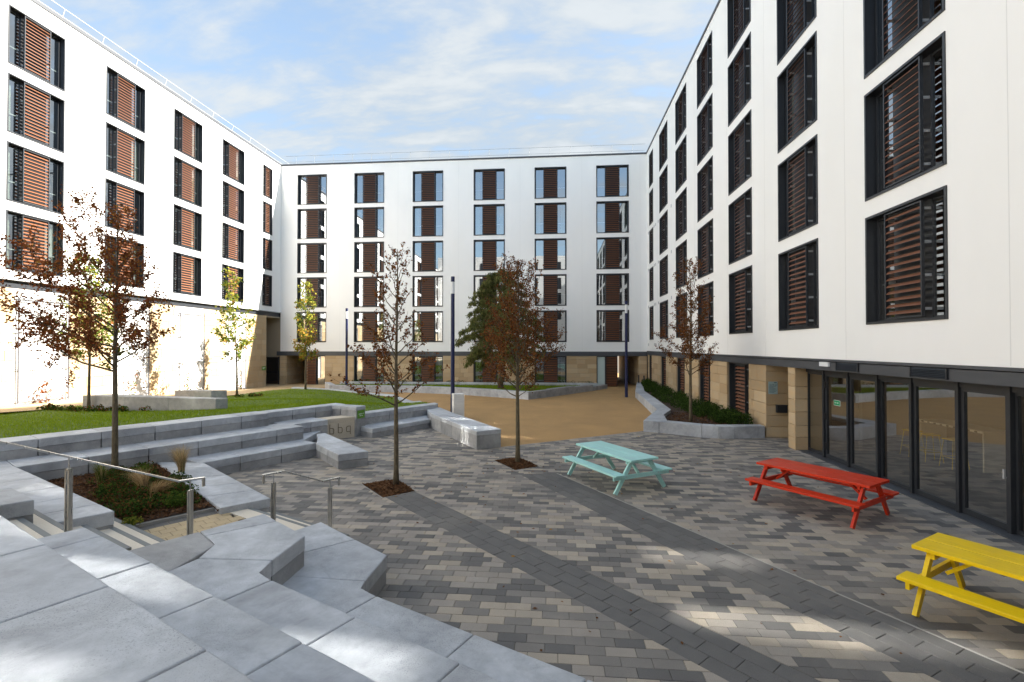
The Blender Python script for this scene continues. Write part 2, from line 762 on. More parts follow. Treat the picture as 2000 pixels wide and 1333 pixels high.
# band strips: quads described by two long sides (pale kerb line on the second band)
TOP1 = side((-3.9 - .7, 10.38 - .7), (-3.9 + .7, 10.38 + .7))
TOP1 = TOP1 if TOP1[0] * 0 + TOP1[1] * 0 + TOP1[2] > 0 else tuple(-x for x in TOP1)
B1 = [(-3.9, 10.38), (-3.42, 10.86), (6.3, 1.16), (5.82, .68)]
L1, R1 = side((-3.9, 10.38), (5.82, .68)), side((6.3, 1.16), (-3.42, 10.86))
b2d = Vector((.535, -.845))
b2n = Vector((.845, .535))
B2a = Vector((-.85, 12.15))
L2 = side(tuple(B2a), tuple(B2a + b2d * 20))
B2b = B2a + b2n * .86
R2 = side(tuple(B2b + b2d * 20), tuple(B2b))
B2c = B2b + b2n * .032
R2c = side(tuple(B2c + b2d * 20), tuple(B2c))
TOP2 = side((.9, 12.45), (-1.2, 12.15 - .05))
PITS = {
    'L': [(-4.46, 10.95), (-3.82, 11.45), (-3.02, 10.52), (-3.60, 9.98)],
    'B': [(-1.69, 13.55), (-1.06, 14.02), (-.36, 12.95), (-1.00, 12.50)],
}


def neg(s):
    return tuple(-x for x in s)


def minus_convex(polys, halfs):
    """remove the convex region (all halfs >= 0) from the polygons"""
    out = []
    for p in polys:
        rest = p
        for h in halfs:
            o = clip(rest, *neg(h))
            if len(o) > 2 and abs(area(o)) > 2e-4:
                out.append(o)
            rest = clip(rest, *h)
            if len(rest) < 3:
                break
    return out


pit_half = {}
for k, pp in PITS.items():
    q = ccw(pp)
    pit_half[k] = [side(q[i], q[(i + 1) % 4]) for i in range(4)]


def near(p, pts, r):
    return any(math.hypot(p[0] - q[0], p[1] - q[1]) < r for q in pts)


pavers = []      # (poly, material)
PW, PH, GAP = .318, .159, .0045
r2 = random.Random(11)
names = ['paver_buff', 'paver_light', 'paver_mid', 'paver_dark']
row = 0
y = 2.4
while y < 22.2:
    off = (row % 2) * PW / 2 + (row % 3) * .02
    x = -9.2 + off
    while x < 7.9:
        poly = [(x + GAP / 2, y + GAP / 2), (x + PW - GAP / 2, y + GAP / 2), (x + PW - GAP / 2, y + PH - GAP / 2), (x + GAP / 2, y + PH - GAP / 2)]
        x0 = x
        x += PW
        cx, cy = x0 + PW / 2, y + PH / 2
        # not under the terraces or past the building line
        if cx + cy * .9 < 1.2 and cy < 6.2:
            continue
        if cx * .889 * 0 + cx * .457 + cy * .889 < 3.2 and cx < .5:
            continue
        if cx < -6.4 and cy < 10:
            continue
        ps = [poly]
        dk = ka * cx + kb * cy + kc
        if cx > -2.05:
            if dk > .4:
                continue
            if dk > -.4:
                ps = [clip(p, -ka, -kb, -kc - .03) for p in ps]
        elif (cx + 2.05) * .845 + (cy - 15.1) * .535 > 0 or cy > 20.2:
            continue
        d1a, d1b = L1[0] * cx + L1[1] * cy + L1[2], R1[0] * cx + R1[1] * cy + R1[2]
        if d1a > -.4 and d1b > -.4:
            ps = minus_convex(ps, [L1, R1, TOP1])
        d2a, d2b = L2[0] * cx + L2[1] * cy + L2[2], R2c[0] * cx + R2c[1] * cy + R2c[2]
        if d2a > -.4 and d2b > -.4 and cy < 13:
            ps = minus_convex(ps, [L2, R2c, TOP2])
        if near((cx, cy), ((-3.7, 10.7), (-1.05, 13.3)), 1.3):
            for k in pit_half:
                ps = minus_convex(ps, pit_half[k])
        m = r2.choices(names, (.23, .26, .31, .20))[0]
        for p in ps:
            if len(p) > 2 and abs(area(p)) > 4e-4:
                pavers.append((p, m))
    y += PH
    row += 1


def band_pavers(o, d, n, length, width, rows, unit, mat, halfs, skip=()):
    """courses of blocks laid along a strip"""
    h = width / rows
    for r_ in range(rows):
        s = -unit * ((r_ * .37) % 1.0)
        while s < length:
            p = [(s + .003, r_ * h + .003), (s + unit - .003, r_ * h + .003), (s + unit - .003, (r_ + 1) * h - .003), (s + .003, (r_ + 1) * h - .003)]
            q = [(o[0] + d[0] * a + n[0] * b, o[1] + d[1] * a + n[1] * b) for a, b in p]
            q = ccw(q)
            for hh in halfs:
                q = clip(q, *hh)
                if len(q) < 3:
                    break
            s += unit
            if len(q) < 3:
                continue
            qs = [q]
            for k in skip:
                qs = minus_convex(qs, pit_half[k])
            for q in qs:
                if abs(area(q)) > 3e-4:
                    pavers.append((q, mat))


i2 = 1 / math.sqrt(2)
band_pavers((-3.9, 10.38), (i2, -i2), (i2, i2), 13.0, .68, 3, .42, 'paver_band', [], ('L',))
band_pavers(tuple(B2a), tuple(b2d), tuple(b2n), 13.0, .86, 4, .42, 'paver_band', [neg(L1) if False else TOP2] + [], ('B',))
band_pavers(tuple(B2b), tuple(b2d), tuple(b2n), 13.0, .032, 1, 1.0, 'kerb_pale', [TOP2])
kd = Vector((KERB[1][0] - KERB[0][0], KERB[1][1] - KERB[0][1])).normalized()
band_pavers((KERB[0][0] - kd.x * .1, KERB[0][1] - kd.y * .1), tuple(kd), (kd.y, -kd.x), 8.4, .045, 1, .9, 'kerb_pale', [])


def paver_geo(p, z, bev=.004):
    """top with a small chamfer and sides, no underside"""
    n = len(p)
    q = inset(p, bev)
    p = ccw(p)
    tl = (r2.random() - .5) * .0016
    vs = [(a, b, -.05) for a, b in p] + [(a, b, z - bev * .8) for a, b in p] + [(a, b, z + tl * (i % 2)) for i, (a, b) in enumerate(q)]
    fs = [tuple(range(2 * n, 3 * n))]
    for i in range(n):
        j = (i + 1) % n
        fs.append((n + i, n + j, 2 * n + j, 2 * n + i))
        fs.append((i, j, n + j, n + i))
    return vs, fs


def seen_size(p):
    cx = sum(a for a, b in p) / len(p)
    cy = sum(b for a, b in p) / len(p)
    v = view((cx, cy, 0))
    if v is None or not (-20 < v[0] < 2020) or v[1] > 1345:
        return 0
    # behind the near terraces?
    if cx * .457 + cy * .889 < 3.95 and cx < 1.2:
        return 0
    return abs(area(p)) / v[2] ** 3


paving = thing('paving', 'courtyard of mixed grey and buff concrete block pavers with two dark diagonal bands', 'paving')
paving['kind'] = 'structure'
del paving['category']
order = sorted(range(len(pavers)), key=lambda i: -seen_size(pavers[i][0]))
single = set(order[:298])
rest = MB()
allm = names + ['paver_band', 'kerb_pale']
for i, (p, m) in enumerate(pavers):
    z = r2.uniform(-.0012, .0012)
    vs, fs = paver_geo(p, z)
    if i in single:
        b = MB()
        b.add(vs, fs)
        b.build('paver' if m != 'kerb_pale' else 'edging_strip', m, paving)
    else:
        rest.add(vs, fs, allm.index(m))
stuff(rest.build('paver_field', allm, paving))

# ------------------------------------------------------------------ buildings
WZ = 18.6
BACKY, LX, RX = 39.2, -23.1, 7.43


def wall_mesh(name, u0, u1, z0, z1, holes, place, mats):
    us = sorted({u0, u1} | {h[0] for h in holes} | {h[1] for h in holes})
    zs = sorted({z0, z1} | {h[2] for h in holes} | {h[3] for h in holes})
    us = [a for a in us if u0 <= a <= u1]
    zs = [a for a in zs if z0 <= a <= z1]
    idx, vs, fs = {}, [], []

    def vid(i, j):
        if (i, j) not in idx:
            idx[(i, j)] = len(vs)
            vs.append(place(us[i], zs[j]))
        return idx[(i, j)]
    for i in range(len(us) - 1):
        for j in range(len(zs) - 1):
            cu, cz = (us[i] + us[i + 1]) / 2, (zs[j] + zs[j + 1]) / 2
            if any(h[0] < cu < h[1] and h[2] < cz < h[3] for h in holes):
                continue
            fs.append((vid(i, j), vid(i + 1, j), vid(i + 1, j + 1), vid(i, j + 1)))
    b = MB()
    b.add(vs, fs)
    return b.mesh(name, mats)


# --- one window, local x across, z up from its sill, -y outwards
WCACHE = {}
SLATN = 15


def window_meshes(w, h):
    key = (round(w, 2), round(h, 2))
    if key in WCACHE:
        return WCACHE[key]
    hw = w / 2
    fr = MB()
    T, D = .055, .30
    fr.box(-hw, -hw + T, -.022, D, 0, h)
    fr.box(hw - T, hw, -.022, D, 0, h)
    fr.box(-hw + T, hw - T, -.022, D, h - T, h)
    fr.box(-hw + T, hw - T, -.030, D, 0, T)
    # casement sections near the glass and the blind panel behind the louvres
    pw = min(1.16, w * .46)
    fr.box(-pw / 2, pw / 2, D - .10, D - .03, T, h - T)
    for s in (-1, 1):
        xs = sorted((s * (hw - T), s * (hw - T - .05)))
        fr.box(xs[0], xs[1], D - .085, D - .035, T, h - T)
        xi = sorted((s * pw / 2, s * (hw - T - .05)))
        fr.box(xi[0], xi[1], D - .08, D - .04, h - T - .05, h - T)
        fr.box(xi[0], xi[1], D - .08, D - .04, T, T + .05)
    frame = fr.mesh('window', 'frame_dark')
    pn = MB()
    for s in (-1, 1):
        xi = sorted((s * pw / 2, s * (hw - T - .05)))
        pn.quad((xi[0], D - .06, T + .05), (xi[1], D - .06, T + .05), (xi[1], D - .06, h - T - .05), (xi[0], D - .06, h - T - .05))
    pane_l, pane_r = MB(), MB()
    pane_l.add(pn.v[:4], [(0, 1, 2, 3)])
    pane_r.add(pn.v[4:], [(0, 1, 2, 3)])
    lw = min(1.06, w * .43)
    lf = MB()
    z0, z1 = T + .04, h - T - .03
    for s in (-1, 1):
        xs = sorted((s * lw / 2, s * (lw / 2 + .035)))
        lf.box(xs[0], xs[1], -.01, .055, z0, z1)
        for k in range(4):
            zb = z0 + .16 + k * (z1 - z0 - .32) / 3
            xb = sorted((s * (lw / 2 - .01), s * (lw / 2 + .012)))
            lf.box(xb[0], xb[1], .057, D - .10, zb - .028, zb + .028, 1)
    lf.box(-lw / 2, lw / 2, .0, .05, z0, z0 + .03)
    lf.box(-lw / 2, lw / 2, .0, .05, z1 - .03, z1)
    lframe = lf.mesh('louvre_frame', ['frame_dark', 'bracket_metal'])
    zsl = [z0 + .05 + (k + .5) * (z1 - z0 - .10) / SLATN for k in range(SLATN)]

    def slat(z):
        pts = []
        for a in range(8):
            th = 2 * math.pi * a / 8
            yy, q = math.cos(th) * .055, math.sin(th) * .010
            c_, s_ = math.cos(R(43)), math.sin(R(43))
            pts.append((.032 + yy * c_ - q * s_, z + yy * s_ + q * c_))
        vs = [(x, yy, zz_) for x in (-lw / 2 + .002, lw / 2 - .002) for yy, zz_ in pts]
        n = 8
        fs = [(i, (i + 1) % n, n + (i + 1) % n, n + i) for i in range(n)] + [tuple(reversed(range(n))), tuple(range(n, 2 * n))]
        return vs, fs
    sm = MB()
    sm.add(*slat(0))
    slat_mesh = sm.mesh('louvre_slat', 'slat_brown')
    am = MB()
    for z in zsl:
        am.add(*slat(z))
    all_mesh = am.mesh('louvre_slats', 'slat_brown')
    rm = MB()
    a, b, c = hw - .004, D - .001, 2.6
    rm.quad((-a, b + c, 0), (a, b + c, 0), (a, b + c, h), (-a, b + c, h))
    rm.quad((-a, b, .01), (a, b, .01), (a, b + c, .01), (-a, b + c, .01))
    rm.quad((-a, b, h - .01), (a, b, h - .01), (a, b + c, h - .01), (-a, b + c, h - .01))
    rm.quad((-a, b, 0), (-a, b + c, 0), (-a, b + c, h), (-a, b, h))
    rm.quad((a, b, 0), (a, b + c, 0), (a, b + c, h), (a, b, h))
    # a window board / guard rail inside
    rm.box(-a + .03, a - .03, b + .03, b + .06, h * .36, h * .36 + .045, 1)
    room = rm.mesh('room', ['room', 'paint_white'])
    cm = MB()
    for s in (-1, 1):
        x0 = s * (hw - .10)
        nn = 10
        xs = [x0 - s * .36 * k / nn for k in range(nn + 1)]
        for k in range(nn):
            y0, y1 = (.10 + .035 * (j % 2) for j in (k, k + 1))
            cm.quad((xs[k], b + y0, .06), (xs[k + 1], b + y1, .06), (xs[k + 1], b + y1, h - .06), (xs[k], b + y0, h - .06))
    ch = len(cm.v) // 2
    cl, cr = MB(), MB()
    nq = ch // 4
    cl.add(cm.v[:ch], [tuple(range(4 * i, 4 * i + 4)) for i in range(nq)])
    cr.add(cm.v[ch:], [tuple(range(4 * i, 4 * i + 4)) for i in range(nq)])
    r = dict(frame=frame, panes=[pane_l.mesh('pane', 'glass'), pane_r.mesh('pane', 'glass')], lframe=lframe, slat=slat_mesh, slats=all_mesh, zsl=zsl, room=room,
             curt=[cl.mesh('curtain', 'curtain'), cr.mesh('curtain', 'curtain')])
    WCACHE[key] = r
    return r


rw = random.Random(3)


def window(building, loc, rz, w, h, split, curtain=None):
    k = window_meshes(w, h)
    o = link('window', k['frame'], building, loc, rz)
    for pm in k['panes']:
        link('pane', pm, o)
    link('louvre_frame', k['lframe'], o)
    link('room', k['room'], o)
    if split:
        for z in k['zsl']:
            s = link('louvre_slat', k['slat'], o, (0, 0, z))
    else:
        stuff(link('louvre_slats', k['slats'], o))
    c = rw.random() if curtain is None else curtain
    if c < .45:
        link('curtain', k['curt'][0], o)
    if .2 < c < .62:
        link('curtain', k['curt'][1], o)
    return o


STN = {}
rs = random.Random(5)


def stones(building, u0, u1, z0, z1, place, depth=.06, hs=(.42, .34, .46, .38, .50), lens=(.5, 1.05)):
    """coursed ashlar on one face: place(u, z, d) gives the world point, d = distance proud of the backing"""
    z = z0
    i = rs.randrange(5)
    n = 0
    while z < z1 - .02:
        hh = hs[i % len(hs)]
        if z1 - (z + hh) < .2:
            hh = z1 - z
        i += 1
        u = u0
        while u < u1 - .01:
            l = rs.uniform(*lens)
            if u1 - (u + l) < .28:
                l = u1 - u
            j = .005
            pr = depth + rs.uniform(-.004, .006)
            a, b, c, d = u + j, u + l - j, z + j, z + hh - j
            e = .008
            back = [place(p, q, 0) for p, q in ((a, c), (b, c), (b, d), (a, d))]
            mid = [place(p, q, pr - e) for p, q in ((a, c), (b, c), (b, d), (a, d))]
            fro = [place(p, q, pr) for p, q in ((a + e, c + e), (b - e, c + e), (b - e, d - e), (a + e, d - e))]
            m = MB()
            fs = [(8, 9, 10, 11)]
            for k in range(4):
                k2 = (k + 1) % 4
                fs += [(k, k2, 4 + k2, 4 + k), (4 + k, 4 + k2, 8 + k2, 8 + k)]
            m.add(back + mid + fro, fs)
            m.build('stone_block', 'sandstone', building)
            n += 1
            u += l
        z += hh
    return n


def boxes(mb_, name, mats, parent):
    for i in range(0, len(mb_.v), 8):
        q = MB()
        q.add(mb_.v[i:i + 8], [(0, 2, 3, 1), (4, 5, 7, 6), (0, 1, 5, 4), (2, 6, 7, 3), (0, 4, 6, 2), (1, 3, 7, 5)])
        q.build(name, mats, parent)


# ============ left building: front plane x = LX, outward +x
left = thing('residence_building', 'sunlit white five storey residence with louvred windows above tall sandstone panels', 'building', (0, 0, 0))
LW, LH = 2.42, 2.53
lrows = [15.28, 12.35, 9.42, 6.49]
lcols = [(1.75 + 4.49 * 0 - 0, LW)]
lcent = [19.70 - 4.5 * k for k in range(9, 0, -1)] + [19.70, 24.22, 28.72, 33.08]
holes = [(c - LW / 2, c + LW / 2, z, z + LH) for c in lcent for z in lrows] + [(36.60, 37.90, z, z + LH) for z in lrows]
link('wall', wall_mesh('wall', -28, BACKY, 6.10, WZ, holes, lambda u, z: (LX, u, z), 'render_white'), left)
for c in lcent:
    for z in lrows:
        if c < 10:
            window(left, (LX, c, z), R(90), LW, LH, False)
        else:
            window(left, (LX, c, z), R(90), LW, LH, c > 19 and not (c < 19.3))
for z in lrows:
    window(left, (LX, 37.25, z), R(90), 1.30, LH, False)
b = MB()
b.box(LX - 13, LX - .0, -28, 52, WZ + .004, WZ + .10)
b.box(LX - 12.9, LX - 12.7, -28, 52, -.5, WZ)
b.box(LX - 12.7, LX - .4, -28, -27.8, -.5, WZ)
b.box(LX - 12.7, LX - .4, 51.5, 51.7, -.5, WZ)
b.build('roof', 'band_grey', left)
b = MB()
b.box(LX - .02, LX + .045, -28, BACKY + .02, WZ - .02, WZ + .13)
b.build('coping', 'band_grey', left)
b = MB()
b.box(LX - .3, LX - .10, -28, BACKY - .02, 5.71, 6.05)
b.box(LX - .3, LX + .10, -28, BACKY - .02, 6.05, 6.095, 1)
b.build('fascia', ['frame_dark', 'bracket_metal'], left)
b = MB()     # backing of the stone storey, with recess at the far end
b.box(LX - .35, LX - .06, -28, 37.2, -.5, 5.71)
b.box(LX - 3.5, LX - .35, 36.9, 37.2, -.5, 5.71)
b.box(LX - 3.5, LX - .05, 37.2, BACKY, 5.60, 5.705)
b.box(LX - 3.6, LX - 3.5, 36.9, BACKY + 6, -.5, 5.71)
boxes(b, 'backing_wall', 'mortar', left)
secs = [(14.3, 18.86), (21.25, 23.50), (25.83, 27.93), (30.20, 32.38), (34.55, 37.2)]
for u0, u1 in secs:
    stones(left, u0, u1, .0, 5.70, lambda u, z, d: (LX - .06 + d, u, z))
# climbing plant trellis bays: white panel set back, steel frame and wires in front
trell = [(18.86, 21.25), (23.50, 25.83), (27.93, 30.20), (32.38, 34.55)]
for k, (u0, u1) in enumerate(trell):
    zb = .68 - (u0 - 18.9) * .052
    b = MB()
    b.box(LX - .055, LX - .03, u0 + .004, u1 - .004, .0, 5.70)
    b.build('trellis_panel', 'paint_white', left)
    b = MB()
    a0, a1 = u0 + .12, u1 - .10
    for uu in (a0, a1):
        b.bar((LX + .08, uu, zb + .05), (LX + .08, uu, 5.34), .05, .05)
    for z in (zb + .06, zb + .14, 2.2, 3.83, 5.2, 5.32):
        b.bar((LX + .08, u0 + .02, z), (LX + .08, u1 - .02, z), .032, .032)
    for z in (zb + .3, 2.2, 3.83, 5.2):
        for uu in (a0, a1):
            b.bar((LX - .03, uu, z), (LX + .08, uu, z), .02, .02)
    nw = 11
    for q in range(1, nw):
        uu = a0 + (a1 - a0) * q / nw
        b.bar((LX + .085, uu, zb + .1), (LX + .085, uu, 5.3), .005, .005)
    for q in range(1, 20):
        z = zb + .1 + (5.2 - zb) * q / 20
        b.bar((LX + .083, a0, z), (LX + .083, a1, z), .004, .004)
    b.build('trellis', 'wire', left)
b = MB()     # small square ventilation tiles
for z in lrows:
    for c in (30.9, 31.3, 35.2, 35.75):
        b.box(LX, LX + .012, c - .11, c + .11, z + LH - .25 - (c % 1) * .3, z + LH - .07 - (c % 1) * .3)
b.build('vent_cover', 'concrete_pale', left)
b = MB()
for u in (22.0, 26.5, 31.0, 35.3):
    b.box(LX, LX + .003, u - .006, u + .006, 6.10, WZ)
b.build('movement_joint', 'joint_render', left)
b = MB()
for k in range(33):
    u = -26 + k * 2.05
    if u < BACKY:
        b.bar((LX - .55, u, WZ + .1), (LX - .30, u, WZ + .85), .035, .02)
for z, x in ((WZ + .48, LX - .43), (WZ + .84, LX - .31)):
    b.bar((x, -27, z), (x, BACKY + 3, z), .02, .02)
b.build('guard_rail', 'bracket_metal', left)

# ============ back building: front plane y = BACKY, outward -y
back = thing('residence_building', 'shaded white residence closing the far end of the courtyard with blue sky in its windows', 'building')
bcent = [-20.35, -15.37, -10.36, -5.24, -.23, 4.73]
brows = [15.22, 12.32, 9.41, 6.50, 3.57]
BW, BH = 2.57, 2.56
holes = [(c - BW / 2, c + BW / 2, z, z + BH) for c in bcent for z in brows]
link('wall', wall_mesh('wall', LX, RX, 2.80, WZ, holes, lambda u, z: (u, BACKY, z), 'render_white'), back)
bc = {(3, 0): .1, (3, 1): .3, (1, 0): .5, (4, 0): .9, (5, 0): .9, (2, 0): .95}
for i, c in enumerate(bcent):
    for j, z in enumerate(brows):
        window(back, (c, BACKY, z), 0, BW, BH, False, bc.get((i, j)))
b = MB()
b.box(LX, RX, BACKY, BACKY + 12.5, WZ + .006, WZ + .10)
b.box(LX, 5.0, BACKY + 12.2, BACKY + 12.4, -.5, WZ)
b.box(6.9, RX, BACKY + 12.2, BACKY + 12.4, -.5, WZ)
b.box(5.0, 6.9, BACKY + 12.2, BACKY + 12.4, 2.6, WZ)
b.build('roof', 'band_grey', back)
b = MB()
b.box(LX + .05, RX - .05, BACKY - .045, BACKY + .02, WZ - .02, WZ + .11)
b.build('coping', 'band_grey', back)
b = MB()
b.box(LX - .3, RX - .01, BACKY - .03, BACKY + .3, 2.45, 2.80)
b.build('fascia', 'band_grey', back)
GH = 2.42
gwin = [-15.37, -10.36, -5.24, -.23]
sec = [(-19.15, -16.66), (-14.08, -11.65), (-9.07, -6.53), (-3.95, -1.52), (1.06, 3.45)]
b = MB()
for u0, u1 in sec:
    b.box(u0, u1, BACKY + .06, BACKY + .4, -.5, 2.45)
b.box(-20.9, -20.7, BACKY + .05, BACKY + 4, -.5, 2.45)
b.box(5.05, 5.13, BACKY + .35, BACKY + 12.2, -.5, 2.6)
b.box(6.82, 7.42, BACKY + .06, BACKY + 12.2, -.5, 2.6)
b.box(5.13, 6.82, BACKY + .35, BACKY + 12.2, 2.46, 2.6)
b.box(-26.6, -22.65, BACKY + .07, BACKY + .3, 2.32, 5.69)
b.box(-22.65, -20.9, BACKY + 3.6, BACKY + 3.8, -.5, 2.45)
boxes(b, 'backing_wall', 'mortar', back)
for u0, u1 in sec:
    stones(back, u0, u1, .0, 2.44, lambda u, z, d: (u, BACKY + .06 - d, z), hs=(.36, .31, .40, .34, .38), lens=(.55, 1.1))
stones(back, -23.15, -22.62, .0, 2.44, lambda u, z, d: (u, BACKY + .06 - d, z), hs=(.36, .31, .40, .34, .38))
stones(back, 6.82, 7.40, .0, 2.44, lambda u, z, d: (u, BACKY + .06 - d, z), hs=(.36, .31, .40, .34, .38), lens=(.4, .7))
stones(back, BACKY + .1, BACKY + 5, .0, 2.44, lambda u, z, d: (6.82 - d * .5, u, z), hs=(.36, .31, .40, .34, .38), lens=(.6, 1.2))
stones(back, BACKY + .1, BACKY + 3.5, .0, 2.44, lambda u, z, d: (-22.65 + d, u, z), hs=(.36, .31, .40, .34, .38), lens=(.6, 1.2))
for c in gwin:
    window(back, (c, BACKY + .05, .02), 0, 2.55, GH, False, .3 if c < -1 else .5)
# louvred screens and glazing beside the two openings
for x0, x1, g0, g1 in ((-20.88, -19.92, -19.90, -19.17), (4.18, 5.10, 3.47, 4.16)):
    lw_ = x1 - x0
    b = MB()
    b.box(x0, x0 + .04, BACKY, BACKY + .1, 0, 2.44)
    b.box(x1 - .04, x1, BACKY, BACKY + .1, 0, 2.44)
    b.box(min(g0, g1) , max(g0, g1), BACKY + .12, BACKY + .2, 2.38, 2.44)
    b.box(g0, g0 + .05, BACKY + .1, BACKY + .2, 0, 2.38)
    b.box(g1 - .05, g1, BACKY + .1, BACKY + .2, 0, 2.38)
    b.box(x0 + .04, x1 - .04, BACKY + .11, BACKY + .13, 0, 2.44)
    lo = b.build('louvre_screen', 'frame_dark', back)
    b = MB()
    for k in range(18):
        z = .07 + k * .132
        b.bar((x0 + .042, BACKY + .045, z), (x1 - .042, BACKY + .045, z), .07, .05, 0, (0, -.6, .8))
    stuff(b.build('louvre_slats', 'slat_brown', lo))
    b = MB()
    b.quad((g0 + .05, BACKY + .15, .02), (g1 - .05, BACKY + .15, .02), (g1 - .05, BACKY + .15, 2.38), (g0 + .05, BACKY + .15, 2.38))
    b.build('pane', 'glass_frosted' if x0 > 0 else 'glass', lo)
    b = MB()
    b.box(g0, g1, BACKY + 1.6, BACKY + 1.65, 0, 2.44)
    b.box(g0 - .03, g0, BACKY + .2, BACKY + 1.6, 0, 2.44)
    b.box(g1, g1 + .03, BACKY + .2, BACKY + 1.6, 0, 2.44)
    b.build('room', 'room', lo)
b = MB()
for u in (-22.9, -17.9, -12.9, -7.8, -2.7, 2.3, 6.9):
    b.box(u - .006, u + .006, BACKY - .003, BACKY, 2.82, WZ)
b.build('movement_joint', 'joint_render', back)
b = MB()
for k in range(19):
    u = LX + .9 + k * 1.68
    b.bar((u, BACKY + .75, WZ + .1), (u + .10, BACKY + .55, WZ + 1.0), .028, .02)
for z, yy in ((WZ + .55, BACKY + .65), (WZ + 1.03, BACKY + .56)):
    b.bar((LX, yy, z), (RX, yy, z), .02, .02)
b.build('guard_rail', 'bracket_metal', back)

# ============ right building: front plane x = RX, outward -x
right = thing('residence_building', 'shaded white residence on the right with deep dark windows above a glazed ground floor', 'building')
RW, RHH = 2.39, 2.54
rrows = [3.72, 6.66, 9.60, 12.54, 15.48]
rcent = [11.0 - 4.43 * k for k in range(8, 0, -1)] + [10.98, 15.45, 19.98, 24.40, 28.85, 33.35]
holes = [(c - RW / 2, c + RW / 2, z, z + RHH) for c in rcent for z in rrows] + [(36.75, 38.15, z, z + RHH) for z in rrows]
link('wall', wall_mesh('wall', -28, BACKY, 2.86, WZ, holes, lambda u, z: (RX, u, z), 'render_white'), right)
for c in rcent:
    for z in rrows:
        window(right, (RX, c, z), R(-90), RW, RHH, 10 < c < 25)
for z in rrows:
    window(right, (RX, 37.45, z), R(-90), 1.40, RHH, False)
b = MB()
b.box(RX, RX + 13, -28, 52, WZ + .002, WZ + .10)
b.box(RX + 12.8, RX + 13, -28, 52, -.5, WZ)
b.box(RX + .4, RX + 12.8, -28, -27.8, -.5, WZ)
b.box(RX + .4, RX + 12.8, 51.5, 51.7, -.5, WZ)
b.build('roof', 'band_grey', right)
b = MB()
b.box(RX - .045, RX + .02, -28, BACKY - .05, WZ - .02, WZ + .12)
b.build('coping', 'band_grey', right)
b = MB()
b.box(RX - .02, RX + .5, -28, BACKY - .04, 2.55, 2.78)
b.box(RX - .05, RX + .4, -28, BACKY - .06, 2.80, 2.855)
b.build('fascia', 'band_grey', right)
rg = [(19.25, 21.58), (23.80, 25.72), (28.32, 30.25), (32.9, 34.6), (37.6, 38.8)]
piers = [(15.69, 16.12), (17.75, 19.25), (21.58, 23.80), (25.72, 28.32), (30.25, 32.9), (34.6, 37.6), (38.8, BACKY - .1)]
b = MB()
for u0, u1 in piers:
    b.box(RX + .08, RX + .42, u0 + (.06 if u0 in (15.69, 17.75) else 0), u1, -.5, 2.55)
b.box(RX + .42, RX + 1.9, 17.81, 18.1, -.5, 2.55)
b.box(RX + 1.9, RX + 2.0, 15.7, 18.1, -.5, 2.55)
b.box(RX + .42, RX + 1.9, 15.75, 16.0, -.5, 2.55)
b.box(RX + .5, RX + 2.0, 15.75, 18.1, 2.555, 2.60)
boxes(b, 'backing_wall', 'mortar', right)
for u0, u1 in piers:
    stones(right, u0, u1, .0, 2.55, lambda u, z, d: (RX + .08 - d, u, z), hs=(.40, .36, .42, .40, .38), lens=(.7, 1.5))
stones(right, RX + .02, RX + .41, .0, 2.55, lambda u, z, d: (u, 15.75 - d, z), hs=(.40, .36, .42, .40, .38), lens=(.7, 1.5))
stones(right, RX + .02, RX + 1.9, .0, 2.55, lambda u, z, d: (u, 17.81 - d, z), hs=(.40, .36, .42, .40, .38), lens=(.7, 1.5))
for u0, u1 in rg:
    window(right, (RX + .14, (u0 + u1) / 2, .08), R(-90), u1 - u0, 2.46, False, .9)
b = MB()
for u in (21.4, 26.2, 31.1, 35.3, 17.7, 13.0, 8.55):
    b.box(RX - .003, RX, u - .006, u + .006, 2.88, WZ)
b.build('movement_joint', 'joint_render', right)
b = MB()
for z in (3.35, 6.30, 9.2, 12.1):
    for u in (31.2, 35.0, 35.9, 36.4, 38.6):
        b.box(RX - .012, RX, u - .09, u + .09, z - .1, z + .1)
b.build('vent_cover', 'concrete_pale', right)
# louvred vents and bulkhead light on the fascia
for u0, u1 in ((12.44, 13.37), (9.77, 10.73)):
    b = MB()
    b.box(RX - .026, RX - .021, u0, u1, 2.58, 2.785)
    b.box(RX - .06, RX - .026, u0, u0 + .03, 2.575, 2.79)
    b.box(RX - .06, RX - .026, u1 - .03, u1, 2.575, 2.79)
    for k in range(6):
        z = 2.60 + k * .032
        b.bar((RX - .045, u0 + .03, z), (RX - .045, u1 - .03, z), .035, .006, 0, (-.7, 0, .7))
    b.build('louvre_vent', 'frame_dark', right)
lt = MB()
lt.box(RX - .07, RX - .021, 13.70, 14.13, 2.66, 2.78)
lt = lt.build('bulkhead_light', 'diffuser')
tag(lt, 'small white bulkhead light on the dark fascia above the glazed doors', 'light')

